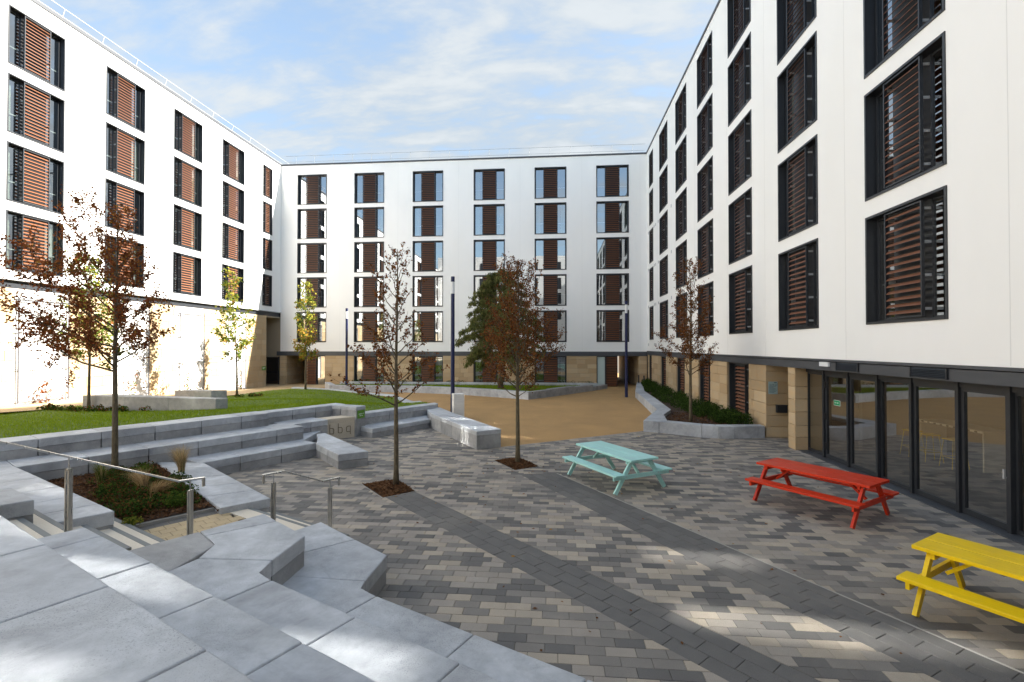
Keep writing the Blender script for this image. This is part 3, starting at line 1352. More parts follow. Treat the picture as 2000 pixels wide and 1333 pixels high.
# glazed ground-floor front at x = 7.84
GX = 7.84
mull = [15.74, 14.70, 13.54, 12.38, 11.27, 10.04, 8.98, 7.85, 6.6, 5.4]
b = MB()
for u in mull:
    b.box(GX - .09, GX + .04, u - .034, u + .034, -.02, 2.55)
b.box(GX - .06, GX + .04, 5.4, 15.74, 2.42, 2.55)
b.box(GX + .04, GX + .5, 5.3, 15.74, 2.45, 2.57)
b.build('glazing_post', 'frame_dark', right)
for k in range(len(mull) - 1):
    u1, u0 = mull[k] - .034, mull[k + 1] + .034
    door = k in (1, 2, 4, 5)
    T_ = .075 if door else .05
    b = MB()
    xo = GX - (.04 if door else .01)
    b.box(xo, xo + .06, u0 + .004, u0 + T_, .02, 2.418)
    b.box(xo, xo + .06, u1 - T_, u1 - .004, .02, 2.418)
    b.box(xo, xo + .06, u0 + T_, u1 - T_, 2.418 - T_, 2.418)
    b.box(xo, xo + .06, u0 + T_, u1 - T_, .02, .02 + T_ * 1.5)
    d = b.build('glazed_door' if door else 'glazed_panel', 'frame_dark', right)
    b = MB()
    b.quad((xo + .03, u0 + T_, .02 + T_ * 1.5), (xo + .03, u1 - T_, .02 + T_ * 1.5), (xo + .03, u1 - T_, 2.418 - T_), (xo + .03, u0 + T_, 2.418 - T_))
    b.build('pane', 'shop_glass', d)
    if k == 1:
        b = MB()
        for z in (.35, 1.2, 2.1):
            b.box(xo - .03, xo, u1 - .05, u1 - .02, z - .09, z + .09)
        b.build('hinge', 'black_metal', d)
    if k in (5,):
        b = MB()
        b.bar((xo - .05, u0 + .05, .92), (xo - .05, u0 + .05, 1.08), .03, .03)
        b.bar((xo - .05, u0 + .05, .94), (xo, u0 + .05, .94), .02, .02)
        b.build('handle', 'bracket_metal', d)
b = MB()
b.box(GX - .3, GX + .02, 5.4, 15.7, -.02, .012)
b.build('threshold', 'band_grey', right)

# room behind the glazing
b = MB()
b.quad((GX + .02, 5.3, .01), (RX + 9, 5.3, .01), (RX + 9, 15.76, .01), (GX + .02, 15.76, .01), 1)
b.quad((RX + 9, 5.3, 0), (RX + 9, 15.72, 0), (RX + 9, 15.72, 2.6), (RX + 9, 5.3, 2.6))
b.quad((GX, 5.3, 0), (RX + 9, 5.3, 0), (RX + 9, 5.3, 2.6), (GX, 5.3, 2.6))
b.quad((RX + .45, 15.72, 0), (RX + 9, 15.72, 0), (RX + 9, 15.72, 2.6), (RX + .45, 15.72, 2.6))
b.quad((GX, 5.3, 2.58), (RX + 9, 5.3, 2.58), (RX + 9, 15.72, 2.58), (GX, 15.72, 2.58))
b.build('common_room', ['shop_room', 'dark_floor'], right)


def bar_table(x, y0, y1, label):
    t_ = thing('bar_table', label, 'table', (x, (y0 + y1) / 2, .012), 0, 'tall tables seen through the glazing')
    l = (y1 - y0) / 2
    m = MB()
    m.box(-.4, .4, -l, l, .98, 1.04)
    m.build('table_top', 'board_white', t_)
    m = MB()
    m.box(-.36, .36, -l + .02, -l + .06, .0, .98)
    m.build('panel', 'board_white', t_)
    m = MB()
    m.box(-.36, .36, l - .06, l - .02, .0, .98)
    m.build('panel', 'board_white', t_)
    m = MB()
    for k in range(9):
        yy = -l + .2 + k * (2 * l - .4) / 8
        m.box(-.405, -.4, yy - .04, yy + .04, 0.985, 1.03)
    m.build('edge_slot', 'black_metal', t_)


bar_table(11.2, 13.2, 15.4, 'tall pale table with yellow stools behind the third glazed panel')
bar_table(11.9, 9.9, 12.2, 'tall pale table beside the grey stools behind the glazing')


def stool(x, y, mat, label, first=[None]):
    t_ = thing('bar_stool', label, 'stool', (x, y, .012), rnd.uniform(-.2, .2), 'bar stools behind the glazing')
    m = MB()
    m.box(-.17, .17, -.17, .17, .73, .76)
    m.build('seat', mat, t_)
    for sx_ in (-1, 1):
        for sy_ in (-1, 1):
            m = MB()
            m.tube([(sx_ * .14, sy_ * .14, .73), (sx_ * .22, sy_ * .20, 0)], .011, 6)
            m.build('leg', mat, t_)
    m = MB()
    q = [(-.19, -.185, .28), (.19, -.185, .28), (.19, .185, .28), (-.19, .185, .28)]
    m.tube(q + [q[0]], .009, 6)
    m.build('footrest', mat, t_)


stool(10.45, 15.1, 'stool_yellow', 'yellow metal bar stool behind the second fixed glass panel, farthest of the yellow three')
stool(10.45, 14.45, 'stool_yellow', 'yellow metal bar stool at the middle of the pale table inside')
stool(10.5, 13.7, 'stool_yellow', 'yellow metal bar stool nearest the viewer at the pale table inside')
stool(11.1, 11.6, 'bracket_metal', 'grey metal bar stool inside, farther of the two grey ones')
stool(11.15, 10.9, 'bracket_metal', 'grey metal bar stool inside, nearer of the two grey ones')

# ============ building that closes the court behind the viewer (seen in the far windows)
opp = thing('apartment_building', 'white apartment block behind the viewer, mirrored in the far windows', 'building')
oc = [-18 + 4.6 * k for k in range(6)]
orow = [8.5, 11.5, 14.5, 17.5]
b = MB()
b.add([(-23, -16.0, 0), (7.3, -16.0, 0), (7.3, -16.0, 21.0), (-23, -16.0, 21.0)], [(0, 1, 2, 3)])
b.box(-23, 7.3, -27, -16.002, 0, 21.0)
b.build('wall', 'render_white', opp)
for c in oc:
    for z in orow:
        b = MB()
        b.box(c - 1.1, c + 1.1, -15.997, -15.97, z, z + 2.2)
        b.build('window', 'frame_dark', opp)


# ------------------------------------------------------------------ terraces and walls
ST = .385
UX, NX = Vector((.889, -.457)), Vector((.457, .889))      # near terrace: along, outwards
VX, WX = Vector((.517, .856)), Vector((-.856, .517))      # far terrace: along, backwards


def un(s, t):
    p = UX * s + NX * t
    return (p.x, p.y)


def vw(s, t):
    p = VX * s + WX * t
    return (p.x, p.y)


def unit(parent, poly, ztop, zbot, course=.185, mat_top='concrete_pale', mat_low='concrete_wall', bevel=.016, low_inset=.012):
    """a coping slab over a riser block"""
    zc = ztop - course
    link('slab', prism(inset(poly, .0045), zc + .006, ztop + rnd.uniform(-.002, .002), bevel, 'slab', mat_top), parent)
    if zbot < zc - .03:
        link('riser_block', prism(inset(poly, low_inset), zbot, zc - .001, .004, 'riser_block', mat_low, 1), parent)


near_t = thing('seating_terrace', 'stepped pale concrete seating terrace of large slabs filling the near corner below the camera', 'terrace')
# level 4
j4 = [-7.06, -5.50, -4.17, -2.84, -1.5, -.15, 1.2, 2.5]
for a, c in zip(j4, j4[1:]):
    unit(near_t, [un(a, .12), un(c, .12), un(c, 1.385), un(a, 1.385)], 4 * ST, 2.9 * ST)
j4b = [-7.06, -6.1, -4.75, -3.4, -2.1, -.7, .7, 2.5]
for a, c in zip(j4b, j4b[1:]):
    unit(near_t, [un(a, -1.3), un(c, -1.3), un(c, .12), un(a, .12)], 4 * ST, 2.9 * ST)
# level 3
j3 = [-7.05, -6.55, -5.36, -4.20, -3.02, -1.85, -.68, .5, 1.7, 2.9]
for a, c in zip(j3, j3[1:]):
    unit(near_t, [un(a, 1.25), un(c, 1.25), un(c, 2.095), un(a, 2.095)], 3 * ST, 1.9 * ST)
# level 2 with the cranked end
j2 = [-4.82, -3.52, -2.33, -1.1, .12, 1.35, 2.6]
for a, c in zip(j2, j2[1:]):
    unit(near_t, [un(a, 1.95), un(c, 1.95), un(c, 2.97), un(a, 2.97)], 2 * ST, .9 * ST)
unit(near_t, [un(-7.03, 1.95), un(-6.89, 3.23), un(-6.25, 3.12), un(-5.93, 2.5), un(-5.93, 1.95)], 2 * ST, .9 * ST, mat_top='concrete_wall')
unit(near_t, [un(-6.89, 3.23), un(-6.83, 4.08), un(-6.37, 4.0), un(-6.66, 3.19)], 2 * ST, .0)
unit(near_t, [un(-6.66, 3.19), un(-6.37, 4.0), un(-5.57, 3.88), un(-5.25, 3.24), un(-6.03, 2.81), un(-6.25, 3.12)], 2 * ST, .9 * ST)
unit(near_t, [un(-6.03, 2.81), un(-5.25, 3.24), un(-5.09, 2.97), un(-4.82, 2.97), un(-4.82, 1.95), un(-5.93, 1.95), un(-5.93, 2.5)], 2 * ST, .9 * ST)
# level 1
j1 = [-4.22, -2.85, -1.66, -.42, .85, 2.1, 3.3]
for a, c in zip(j1, j1[1:]):
    unit(near_t, [un(a, 2.8), un(c, 2.8), un(c, 3.85), un(a, 3.85)], ST, -.05)
unit(near_t, [un(-6.84, 3.7), un(-6.76, 4.99), un(-5.72, 4.80), un(-6.1, 3.7)], ST, -.05)
unit(near_t, [un(-6.1, 3.7), un(-5.72, 4.80), un(-4.92, 4.67), un(-4.60, 4.02), un(-5.43, 3.61)], ST, -.05)
unit(near_t, [un(-6.1, 3.7), un(-5.43, 3.61), un(-4.60, 4.02), un(-4.51, 3.85), un(-4.22, 3.85), un(-4.22, 2.8), un(-6.1, 2.8)], ST, -.05)

far_t = thing('seating_terrace', 'three tiered grey concrete seating terrace stepping up to the lawn on the left', 'terrace')
# tier 1
k1 = [5.02, 5.97, 7.06, 8.12]
for a, c in zip(k1, k1[1:]):
    unit(far_t, [vw(a, 12.97), vw(c, 12.97), vw(c, 14.1), vw(a, 14.1)], ST, -.05)
unit(far_t, [vw(8.12, 13.65), vw(9.35, 14.72), vw(9.35, 15.7), vw(8.12, 15.7)], ST, -.05)
# tier 2
k2 = [-.2, .95, 2.02, 3.16, 4.27, 5.34, 6.42, 7.40, 8.24]
for a, c in zip(k2, k2[1:]):
    unit(far_t, [vw(a, 13.86), vw(c, 13.86), vw(c, 15.0), vw(a, 15.0)], 2 * ST, .05)
unit(far_t, [vw(8.24, 14.72), vw(9.0, 14.72), vw(9.0, 15.75), vw(8.24, 15.75)], .72, .3)
unit(far_t, [vw(9.0, 14.72), vw(9.62, 14.72), vw(9.62, 15.75), vw(9.0, 15.75)], .72, .0)
# tier 3
k3 = [-3.4, -2.2, -1.0, .2, 1.36, 2.51, 3.61, 4.70, 5.78, 6.84, 7.66]
for a, c in zip(k3, k3[1:]):
    unit(far_t, [vw(a, 14.82), vw(c, 14.82), vw(c, 15.60), vw(a, 15.60)], 3 * ST, .3)
k3b = [7.66, 8.9, 9.75, 10.45, 10.95]
for a, c in zip(k3b, k3b[1:]):
    unit(far_t, [vw(a, 15.66), vw(c, 15.66), vw(c, 16.25), vw(a, 16.25)], 1.06, .0)
# return wall with the green plaque on its end
PA, PB = Vector((-6.96, 16.62)), Vector((-6.80, 17.08))
pdir = (PB - PA).normalized()
pn_ = Vector((-pdir.y, pdir.x))
q0 = PA + pn_ * 1.6
q1 = PB + pn_ * 1.6
mid0, mid1 = PA + pn_ * .75, PB + pn_ * .75
unit(far_t, [tuple(PA), tuple(PB), tuple(mid1), tuple(mid0)], 1.06, .62, course=.13)
unit(far_t, [tuple(mid0), tuple(mid1), tuple(q1), tuple(q0)], 1.06, .62, course=.13)
link('riser_block', prism(inset([tuple(PA), tuple(PB), tuple(q1), tuple(q0)], .012), -.1, .617, .004, 'riser_block', 'concrete_wall', 1), far_t)
# right-hand run: low seat in front, wall behind
d2 = Vector((.515, .857))
n2 = Vector((-.857, .515))
o2 = Vector((-6.30, 16.42))


def rs2(s, t):
    p = o2 + d2 * s + n2 * t
    return (p.x, p.y)


low = thing('low_bench', 'low grey concrete seat against the lawn wall between the carved stone and the long bench', 'bench')
unit(low, [(-7.02, 16.93), (-6.30, 16.42), rs2(2.0, 0), rs2(2.0, 1.2), rs2(.1, 1.2)], .33, -.1, course=.15)
unit(low, [rs2(2.0, 0), rs2(2.78, 0), rs2(3.1, .5), rs2(3.9, 1.2), rs2(2.0, 1.2)], .33, -.1, course=.15)
lw_ = thing('retaining_wall', 'grey concrete wall holding the lawn behind the low seat', 'wall')
sA = [.3, 1.55, 2.75, 3.95]
for a, c in zip(sA, sA[1:]):
    unit(lw_, [rs2(a, .93), rs2(c, .93), rs2(c, 1.5), rs2(a, 1.5)], .74, -.1, course=.17)
unit(lw_, [rs2(3.95, .93), rs2(4.35, 1.1), rs2(4.55, 1.5), rs2(3.95, 1.5)], .73, -.1, course=.17)

# projecting bench and the long bench
bench = thing('concrete_bench', 'short grey concrete bench jutting from the lowest tier in front of the carved stone', 'bench')
bp = [(-6.88, 13.54), (-5.60, 12.20), (-4.96, 12.66), (-7.08, 14.86), (-7.5, 15.30)]
midA = (-6.66, 13.31)
midB = (-6.10, 13.85)
unit(bench, [(-6.10 + -.10, 12.83), (-5.60, 12.20), (-4.96, 12.66), (-5.70, 13.43)], ST, -.05)
unit(bench, [(-6.62, 13.27), (-6.20, 12.83), (-5.70, 13.43), (-6.20, 13.95)], ST, -.05)
unit(bench, [(-6.88, 13.54), (-6.62, 13.27), (-6.20, 13.95), (-7.08, 14.86), (-7.45, 15.28), (-7.6, 15.0), (-7.2, 14.3)], ST, -.05)
lb = thing('concrete_bench', 'long pale concrete bench running between the block paving and the gravel plaza', 'bench')
A0, A1 = Vector((-2.38, 14.87)), Vector((-4.76, 18.62))
C0, C1 = Vector((-1.66, 15.37)), Vector((-4.05, 19.12))
for k in range(4):
    f0, f1 = k / 4.0, (k + 1) / 4.0
    unit(lb, [tuple(A0.lerp(A1, f0)), tuple(C0.lerp(C1, f0)), tuple(C0.lerp(C1, f1)), tuple(A0.lerp(A1, f1))], .57, -.05, course=.14, mat_low='concrete_wall')
unit(lb, [tuple(A1), tuple(C1), (-4.90, 20.65), (-5.50, 20.42), (-4.93, 19.0)], .57, -.05, course=.14)

# carved stone block
bbq = thing('carved_block', 'buff sandstone block with the letters bbq carved in its face', 'stone block')
e0, e1 = Vector((-7.93, 15.62)), Vector((-7.0, 16.70))
e0 = Vector((-7.62, 15.98))
ed = (e1 - e0).normalized()
en = Vector((-ed.y, ed.x))
e0 = e1 - ed * 1.52
pl = [tuple(e0), tuple(e1), tuple(e1 + en * .62), tuple(e0 + en * .62)]
link('body', prism(inset(pl, .006), -.1, .585, .006, 'body', 'stone_pale', 1), bbq)
link('cap_stone', prism(inset(pl, .001), .591, .72, .012, 'cap_stone', 'stone_pale'), bbq)


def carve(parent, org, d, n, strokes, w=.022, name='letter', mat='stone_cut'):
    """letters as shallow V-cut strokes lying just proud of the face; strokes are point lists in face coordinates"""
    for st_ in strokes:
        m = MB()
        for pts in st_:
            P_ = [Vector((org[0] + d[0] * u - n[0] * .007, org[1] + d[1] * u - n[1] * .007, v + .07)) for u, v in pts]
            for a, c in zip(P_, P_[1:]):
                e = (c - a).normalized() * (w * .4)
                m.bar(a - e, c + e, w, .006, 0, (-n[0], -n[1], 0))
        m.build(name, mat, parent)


def let_b(u):
    return [[(u, .46), (u, .145), (u + .11, .13), (u + .14, .17), (u + .14, .28), (u + .11, .325), (u + .02, .325)]]


def let_q(u):
    return [[(u + .14, .145), (u + .02, .145), (u, .18), (u, .30), (u + .03, .335), (u + .14, .335), (u + .14, .06)]]


carve(bbq, tuple(e0), ed, en, [let_b(.56), let_b(.86), let_q(1.16)])

# green plaque on the return wall
gp = MB()
o_ = PA + pdir * .06 - pn_ * .012
gs = thing('wall_plaque', 'small green plaque on the end of the low concrete wall beside the carved stone', 'sign')
P0 = [Vector((o_.x, o_.y)) + pdir * a for a in (0, .36)]
m = MB()
for a, c in ((P0[0], P0[1]),):
    f_ = pn_ * .02
    vs = [(a.x, a.y, .64), (c.x, c.y, .64), (c.x, c.y, .92), (a.x, a.y, .92)]
    vs += [(x + f_.x, y + f_.y, z) for x, y, z in vs]
    m.add(vs, [(0, 1, 2, 3), (4, 7, 6, 5), (0, 4, 5, 1), (1, 5, 6, 2), (2, 6, 7, 3), (3, 7, 4, 0)])
m.build('panel', 'sign_green', gs)
m = MB()
for z, a, c in ((.80, .05, .26), (.785, .05, .20), (.73, .09, .16), (.73, .19, .25), (.80, .28, .31)):
    p, q = P0[0] + pdir * a - pn_ * .003, P0[0] + pdir * c - pn_ * .003
    m.bar((p.x, p.y, z), (q.x, q.y, z), .022 if z < .75 or a > .27 else .010, .003, 0, (pn_.x, pn_.y, 0))
m.build('lettering', 'text_white', gs)

# ---- slabs left of the planting bed and the stairs
lt_ = thing('stair_flank', 'broad pale slab terrace between the planting bed and the steps', 'terrace')
Lf, Lb = Vector((-6.46, 6.65)), Vector((-10.95, 8.98))      # right edge over the bed, front to back
Fd = Vector((-.61, -.79))                                     # front edge direction, towards the upper block
joints = [0, .30, .62, 1.02, 1.5, 2.2, 3.2, 5.06]
ld = (Lb - Lf).normalized()
js = [0, .62, 1.42, 2.35, 3.45, 4.25, 5.06]
for a, c in zip(js, js[1:]):
    p, q = Lf + ld * a, Lf + ld * c
    wdt = 1.55
    unit(lt_, [tuple(p), tuple(q), tuple(q + Fd * wdt), tuple(p + Fd * wdt)], 2 * ST, .1, course=.2)
up = thing('stair_flank', 'upper dark-faced slab block beside the top of the steps at the left frame edge', 'terrace')
Uf = Vector((-6.98, 5.98))
for a, c in ((0, 1.0), (1.0, 2.1), (2.1, 3.4)):
    p, q = Uf + ld * a, Uf + ld * c
    unit(up, [tuple(p), tuple(q), tuple(q + Fd * 1.7), tuple(p + Fd * 1.7)], 3 * ST - .02, .4, course=.2)
# ---- walkway slabs right of the bed
wk = thing('slab_walk', 'pale concrete slab walk between the planting bed and the block paving', 'walk')
wl0, wl1 = Vector((-9.72, 11.08)), Vector((-5.80, 8.00))
wr0, wr1 = Vector((-8.44, 11.08)), Vector((-5.24, 8.60))
fs_ = [0, .16, .42, .63, .81, 1.0]
for a, c in zip(fs_, fs_[1:]):
    unit(wk, [tuple(wl0.lerp(wl1, a)), tuple(wl0.lerp(wl1, c)), tuple(wr0.lerp(wr1, c)), tuple(wr0.lerp(wr1, a))], ST, -.05, course=.17)

# ---- stairs
stairs = thing('staircase', 'flight of pale stone steps with grey nosings climbing to the left behind the handrail', 'stairs')
rd = Vector((-.51, -.86))       # climbing direction
cdn = Vector((.889, -.457))     # across, towards the near terrace
zl = .27
n0a = Vector((-6.84, 7.20))
for k in range(7):
    a = n0a + rd * (.315 * k)
    zt = zl + .128 * (k + 1)
    c0, c1 = a - cdn * .9, a + cdn * 2.06
    e = rd * .42
    link('tread', prism([tuple(c0), tuple(c1), tuple(c1 + e), tuple(c0 + e)], zt - .16, zt, .004, 'tread', 'tread_pale', 1), stairs)
    f0, f1 = c0 - rd * .003, c1 - rd * .003
    g_ = rd * .065
    link('nosing', prism([tuple(f0), tuple(f1), tuple(f1 + g_), tuple(f0 + g_)], zt - .04, zt + .004, 0, 'nosing', 'nosing_grey'), stairs)
# landing and its lower steps
ldg = MB()
lpoly = [(-7.3, 6.9), (-6.85, 7.25), (-6.0, 8.32), (-5.62, 8.12), (-4.9, 6.3), (-6.0, 5.6)]
lo = struct(link('landing', prism(lpoly, -.05, zl - .004, 0, 'landing', 'joint_sand')))
la = Vector((-6.82, 7.24))
ldir = (Vector((-6.0, 8.32)) - la).normalized()
lnr = Vector((ldir.y, -ldir.x))
for i in range(7):
    for jx in range(10):
        s0 = -.3 + jx * .205 - (i % 2) * .1
        t0 = .05 + i * .205
        if i == 0:
            mt = 'paver_dark'
        else:
            mt = 'paver_sand'
        p = [la + ldir * (s0 + a) + lnr * (t0 + c) for a, c in ((.003, .003), (.202, .003), (.202, .202), (.003, .202))]
        c_ = (p[0] + p[2]) / 2
        if s0 > 1.25 or not in_poly(c_.x, c_.y, [(-7.4, 6.7), (-6.85, 7.25), (-5.95, 8.4), (-5.4, 8.2), (-4.7, 6.2), (-6.0, 5.4)]):
            continue
        vs, fs = paver_geo([tuple(x) for x in p], zl + rnd.uniform(-.001, .001))
        vs = [(x, y_, z if z > 0 else zl - .03) for x, y_, z in vs]
        MB().add(vs, fs).build('paver', mt, lo)
kb_ = MB()
kb_.add(*[(lambda v: v)([(la.x, la.y, .1), (la.x + ldir.x * 1.36, la.y + ldir.y * 1.36, .1), (la.x + ldir.x * 1.36 + lnr.x * .05, la.y + ldir.y * 1.36 + lnr.y * .05, .1), (la.x + lnr.x * .05, la.y + lnr.y * .05, .1),
                          (la.x, la.y, zl + .05), (la.x + ldir.x * 1.36, la.y + ldir.y * 1.36, zl + .05), (la.x + ldir.x * 1.36 + lnr.x * .05, la.y + ldir.y * 1.36 + lnr.y * .05, zl + .05), (la.x + lnr.x * .05, la.y + lnr.y * .05, zl + .05)])],
        [(4, 5, 6, 7), (0, 1, 5, 4), (1, 2, 6, 5), (2, 3, 7, 6), (3, 0, 4, 7)])
kb_.build('kerb_edging', 'kerb_pale', lo)
low_st = thing('staircase', 'two pale stone steps down from the small landing to the block paving', 'stairs')
for k in range(2):
    a = Vector((-5.72, 8.12)) - rd * (.34 * k) + cdn * .0
    zt = zl + .002 - .135 * k
    c0, c1 = a - cdn * .0, a + cdn * 2.3
    e = -rd * .34
    link('tread', prism([tuple(c0), tuple(c1), tuple(c1 + e), tuple(c0 + e)], -.05, zt, .004, 'tread', 'tread_pale', 1), low_st)
    f0, f1 = c0 + e - rd * .002, c1 + e - rd * .002
    g_ = rd * .06
    link('nosing', prism([tuple(f0), tuple(f1), tuple(f1 + g_), tuple(f0 + g_)], zt - .04, zt + .004, 0, 'nosing', 'nosing_grey'), low_st)


# ---- handrails
def handrail(label, pts, posts):
    t_ = thing('handrail', label, 'handrail', (posts[0][0], posts[0][1], posts[0][2]), 0, 'stainless handrails beside the steps')
    o = Vector((posts[0][0], posts[0][1], posts[0][2]))
    m = MB()
    P_ = [Vector(p) - o for p in pts]
    for a, c in zip(P_, P_[1:]):
        d_ = (c - a).normalized() * .01
        m.bar(a - d_, c + d_, .042, .022)
    m.build('rail', 'steel', t_)
    for x, y_, z0, z1 in posts:
        b0 = Vector((x, y_, z0)) - o
        m = MB()
        h = z1 - z0
        for s in (-1, 1):
            m.bar(b0 + Vector((s * .020, 0, 0)), b0 + Vector((s * .020, 0, h - .13)), .014, .055, 0, (0, 1, 0))
        m.bar(b0, b0 + Vector((0, 0, h - .14)), .028, .030, 0, (0, 1, 0))
        m.bar(b0 + Vector((0, 0, -.02)), b0 + Vector((0, 0, .008)), .11, .11, 0, (0, 1, 0))
        m.build('post', 'steel', t_)
        m = MB()
        m.tube([b0 + Vector((0, 0, h - .14)), b0 + Vector((0, 0, h))], .008, 8)
        m.bar(b0 + Vector((0, 0, h - .145)), b0 + Vector((0, 0, h - .13)), .055, .055, 0, (0, 1, 0))
        m.build('bracket', 'steel', t_)


r0 = Vector((-5.19, 6.32))
rdir = Vector((.643, .766))
hi = r0 - rdir * 2.6
pp = r0 - rdir * 1.13
handrail('long brushed steel handrail sloping down across the planting bed from the left edge', [(hi.x, hi.y, 2.52), (r0.x, r0.y, 1.33), (r0.x + .22, r0.y + .19, 1.33), (r0.x + .22, r0.y + .19, 1.22)],
         [(pp.x, pp.y, .70, 1.835), (r0.x + .10, r0.y + .09, .25, 1.315)])
handrail('short brushed steel handrail with two posts where the steps meet the block paving', [(-4.48, 7.16, 1.09), (-4.48, 7.16, 1.21), (-4.28, 7.40, 1.21), (-3.85, 7.81, .95), (-3.67, 8.05, .95), (-3.67, 8.05, .83)],
         [(-4.39, 7.28, .12, 1.195), (-3.77, 7.92, 0, .94)])

# ------------------------------------------------------------------ planting bed by the steps
bed_poly = [(-6.50, 6.72), (-10.95, 9.05), vw(2.2, 13.9), vw(5.0, 13.98), (-9.55, 11.0), (-5.85, 8.02), (-5.98, 8.34), (-6.83, 7.24)]


def bed_z(x, y):
    return .33 + .02 * math.sin(x * 3.1) * math.cos(y * 2.7) + max(0, (-x - 8.5)) * .03


def patch(name, poly, zf, mat, step=.25, seed=1):
    xs = [p[0] for p in poly]
    ys = [p[1] for p in poly]
    bm = bmesh.new()
    vs = [bm.verts.new((x, y_, 0)) for x, y_ in ccw(poly)]
    f = bm.faces.new(vs)
    bmesh.ops.triangulate(bm, faces=[f])
    n = int(max(max(xs) - min(xs), max(ys) - min(ys)) / step)
    for ax in range(2):
        lo_, hi_ = (min(xs), max(xs)) if ax == 0 else (min(ys), max(ys))
        k = int((hi_ - lo_) / step)
        for i in range(1, k):
            co = [0, 0, 0]
            co[ax] = lo_ + (hi_ - lo_) * i / k
            no = [0, 0, 0]
            no[ax] = 1
            bmesh.ops.bisect_plane(bm, geom=bm.verts[:] + bm.edges[:] + bm.faces[:], plane_co=co, plane_no=no)
    for v in bm.verts:
        v.co.z = zf(v.co.x, v.co.y)
    for f in bm.faces:
        f.smooth = True
        if f.normal.z < 0:
            f.normal_flip()
    me = bpy.data.meshes.new(name)
    bm.to_mesh(me)
    bm.free()
    me.materials.append(M(mat))
    return link(name, me)


struct(patch('bed_soil', bed_poly, lambda x, y: bed_z(x, y), 'mulch', .3))
nr = np.random.default_rng(4)


def scatter(poly, n, rng):
    xs = [p[0] for p in poly]
    ys = [p[1] for p in poly]
    out = []
    while len(out) < n:
        x, y_ = rng.uniform(min(xs), max(xs)), rng.uniform(min(ys), max(ys))
        if in_poly(x, y_, poly):
            out.append((x, y_))
    return out


def chips(name, poly, zf, n, size, seed, lift=.01):
    rng = np.random.default_rng(seed)
    P_ = scatter(poly, n, rng)
    V = []
    for x, y_ in P_:
        z = zf(x, y_) + rng.uniform(.0, lift)
        a = rng.uniform(0, 6.28)
        l, w = size * rng.uniform(.6, 1.6), size * rng.uniform(.25, .6)
        tx, ty = rng.uniform(-.5, .5, 2)
        for s, t_ in ((-1, -1), (1, -1), (1, 1), (-1, 1)):
            dx, dy = s * l / 2 * math.cos(a) - t_ * w / 2 * math.sin(a), s * l / 2 * math.sin(a) + t_ * w / 2 * math.cos(a)
            V.append((x + dx, y_ + dy, z + dx * tx + dy * ty + .004))
    return stuff(link(name, np_mesh(name, V, 4, ['mulch_chip'])))


chips('mulch', bed_poly, bed_z, 9000, .05, 2, .03)


def leaf_cloud(name, centers, rads, n, size, mats, weights, seed, flat=.6, parent=None, up=0.0):
    """leaf quads scattered in several ellipsoidal clumps"""
    rng = np.random.default_rng(seed)
    V, MI = [], []
    tot = sum(r_[0] * r_[1] * r_[2] for r_ in rads)
    for c, r_ in zip(centers, rads):
        k = max(6, int(n * (r_[0] * r_[1] * r_[2]) / tot))
        p = rng.normal(size=(k, 3))
        p /= np.linalg.norm(p, axis=1)[:, None]
        p *= rng.uniform(.45, 1.0, (k, 1)) ** .6
        p = np.asarray(c) + p * np.asarray(r_)
        V.append(leaf_quads(p, rng, size))
        MI.append(rng.choice(len(mats), k, p=weights))
    V = np.concatenate(V)
    MI = np.concatenate(MI)
    return link(name, np_mesh(name, V, 4, mats, MI), parent)


def leaf_quads(p, rng, size, aspect=.6, droop=None):
    k = len(p)
    a = rng.normal(size=(k, 3))
    if droop is not None:
        a = a * .55 + np.asarray(droop)
    a /= np.linalg.norm(a, axis=1)[:, None]
    b_ = rng.normal(size=(k, 3))
    b_ -= a * (a * b_).sum(1)[:, None]
    b_ /= np.linalg.norm(b_, axis=1)[:, None]
    c = np.cross(a, b_)
    l = size * rng.uniform(.65, 1.35, (k, 1))
    w = l * aspect
    q = np.stack([p - a * l * .5, p + b_ * w * .5 + c * l * .08, p + a * l * .5, p - b_ * w * .5 + c * l * .08], 1)
    return q.reshape(-1, 3)


def blades(name, P_, zf, h, w, mats, seed, bend=.4, parent=None, weights=None):
    """upright grass blades, one triangle each"""
    rng = np.random.default_rng(seed)
    P_ = np.asarray(P_)
    k = len(P_)
    z = np.array([zf(x, y_) for x, y_ in P_])
    base = np.column_stack([P_, z])
    a = rng.uniform(0, 2 * np.pi, k)
    s = np.column_stack([np.cos(a), np.sin(a), np.zeros(k)]) * (w * rng.uniform(.6, 1.3, k) / 2)[:, None]
    hh = h * rng.uniform(.55, 1.25, k)
    d = rng.normal(size=(k, 2)) * bend * hh[:, None]
    tip = base + np.column_stack([d, hh])
    V = np.stack([base - s, base + s, tip], 1).reshape(-1, 3)
    mi = None if weights is None else rng.choice(len(mats), k, p=weights)
    return link(name, np_mesh(name, V, 3, mats, mi), parent)


# ground cover in the bed and named clumps
def gc_poly(poly, zf, n, r_, h, seed, mats, wts, leaf=.05, per=60):
    rng = np.random.default_rng(seed)
    pts = scatter(poly, n, rng)
    cs = [(x, y_, zf(x, y_) + h * .5) for x, y_ in pts]
    rr = [(r_ * rng.uniform(.6, 1.4), r_ * rng.uniform(.6, 1.4), h * rng.uniform(.4, .9)) for _ in pts]
    return cs, rr


cs, rr = gc_poly([(-7.0, 7.5), (-9.8, 9.2), (-9.6, 10.6), (-6.4, 8.2)], bed_z, 105, .17, .20, 9, None, None)
stuff(leaf_cloud('ground_cover', cs, rr, 9000, .05, ['shrub_dark', 'shrub_green', 'leaf_brown'], [.45, .30, .25], 8))


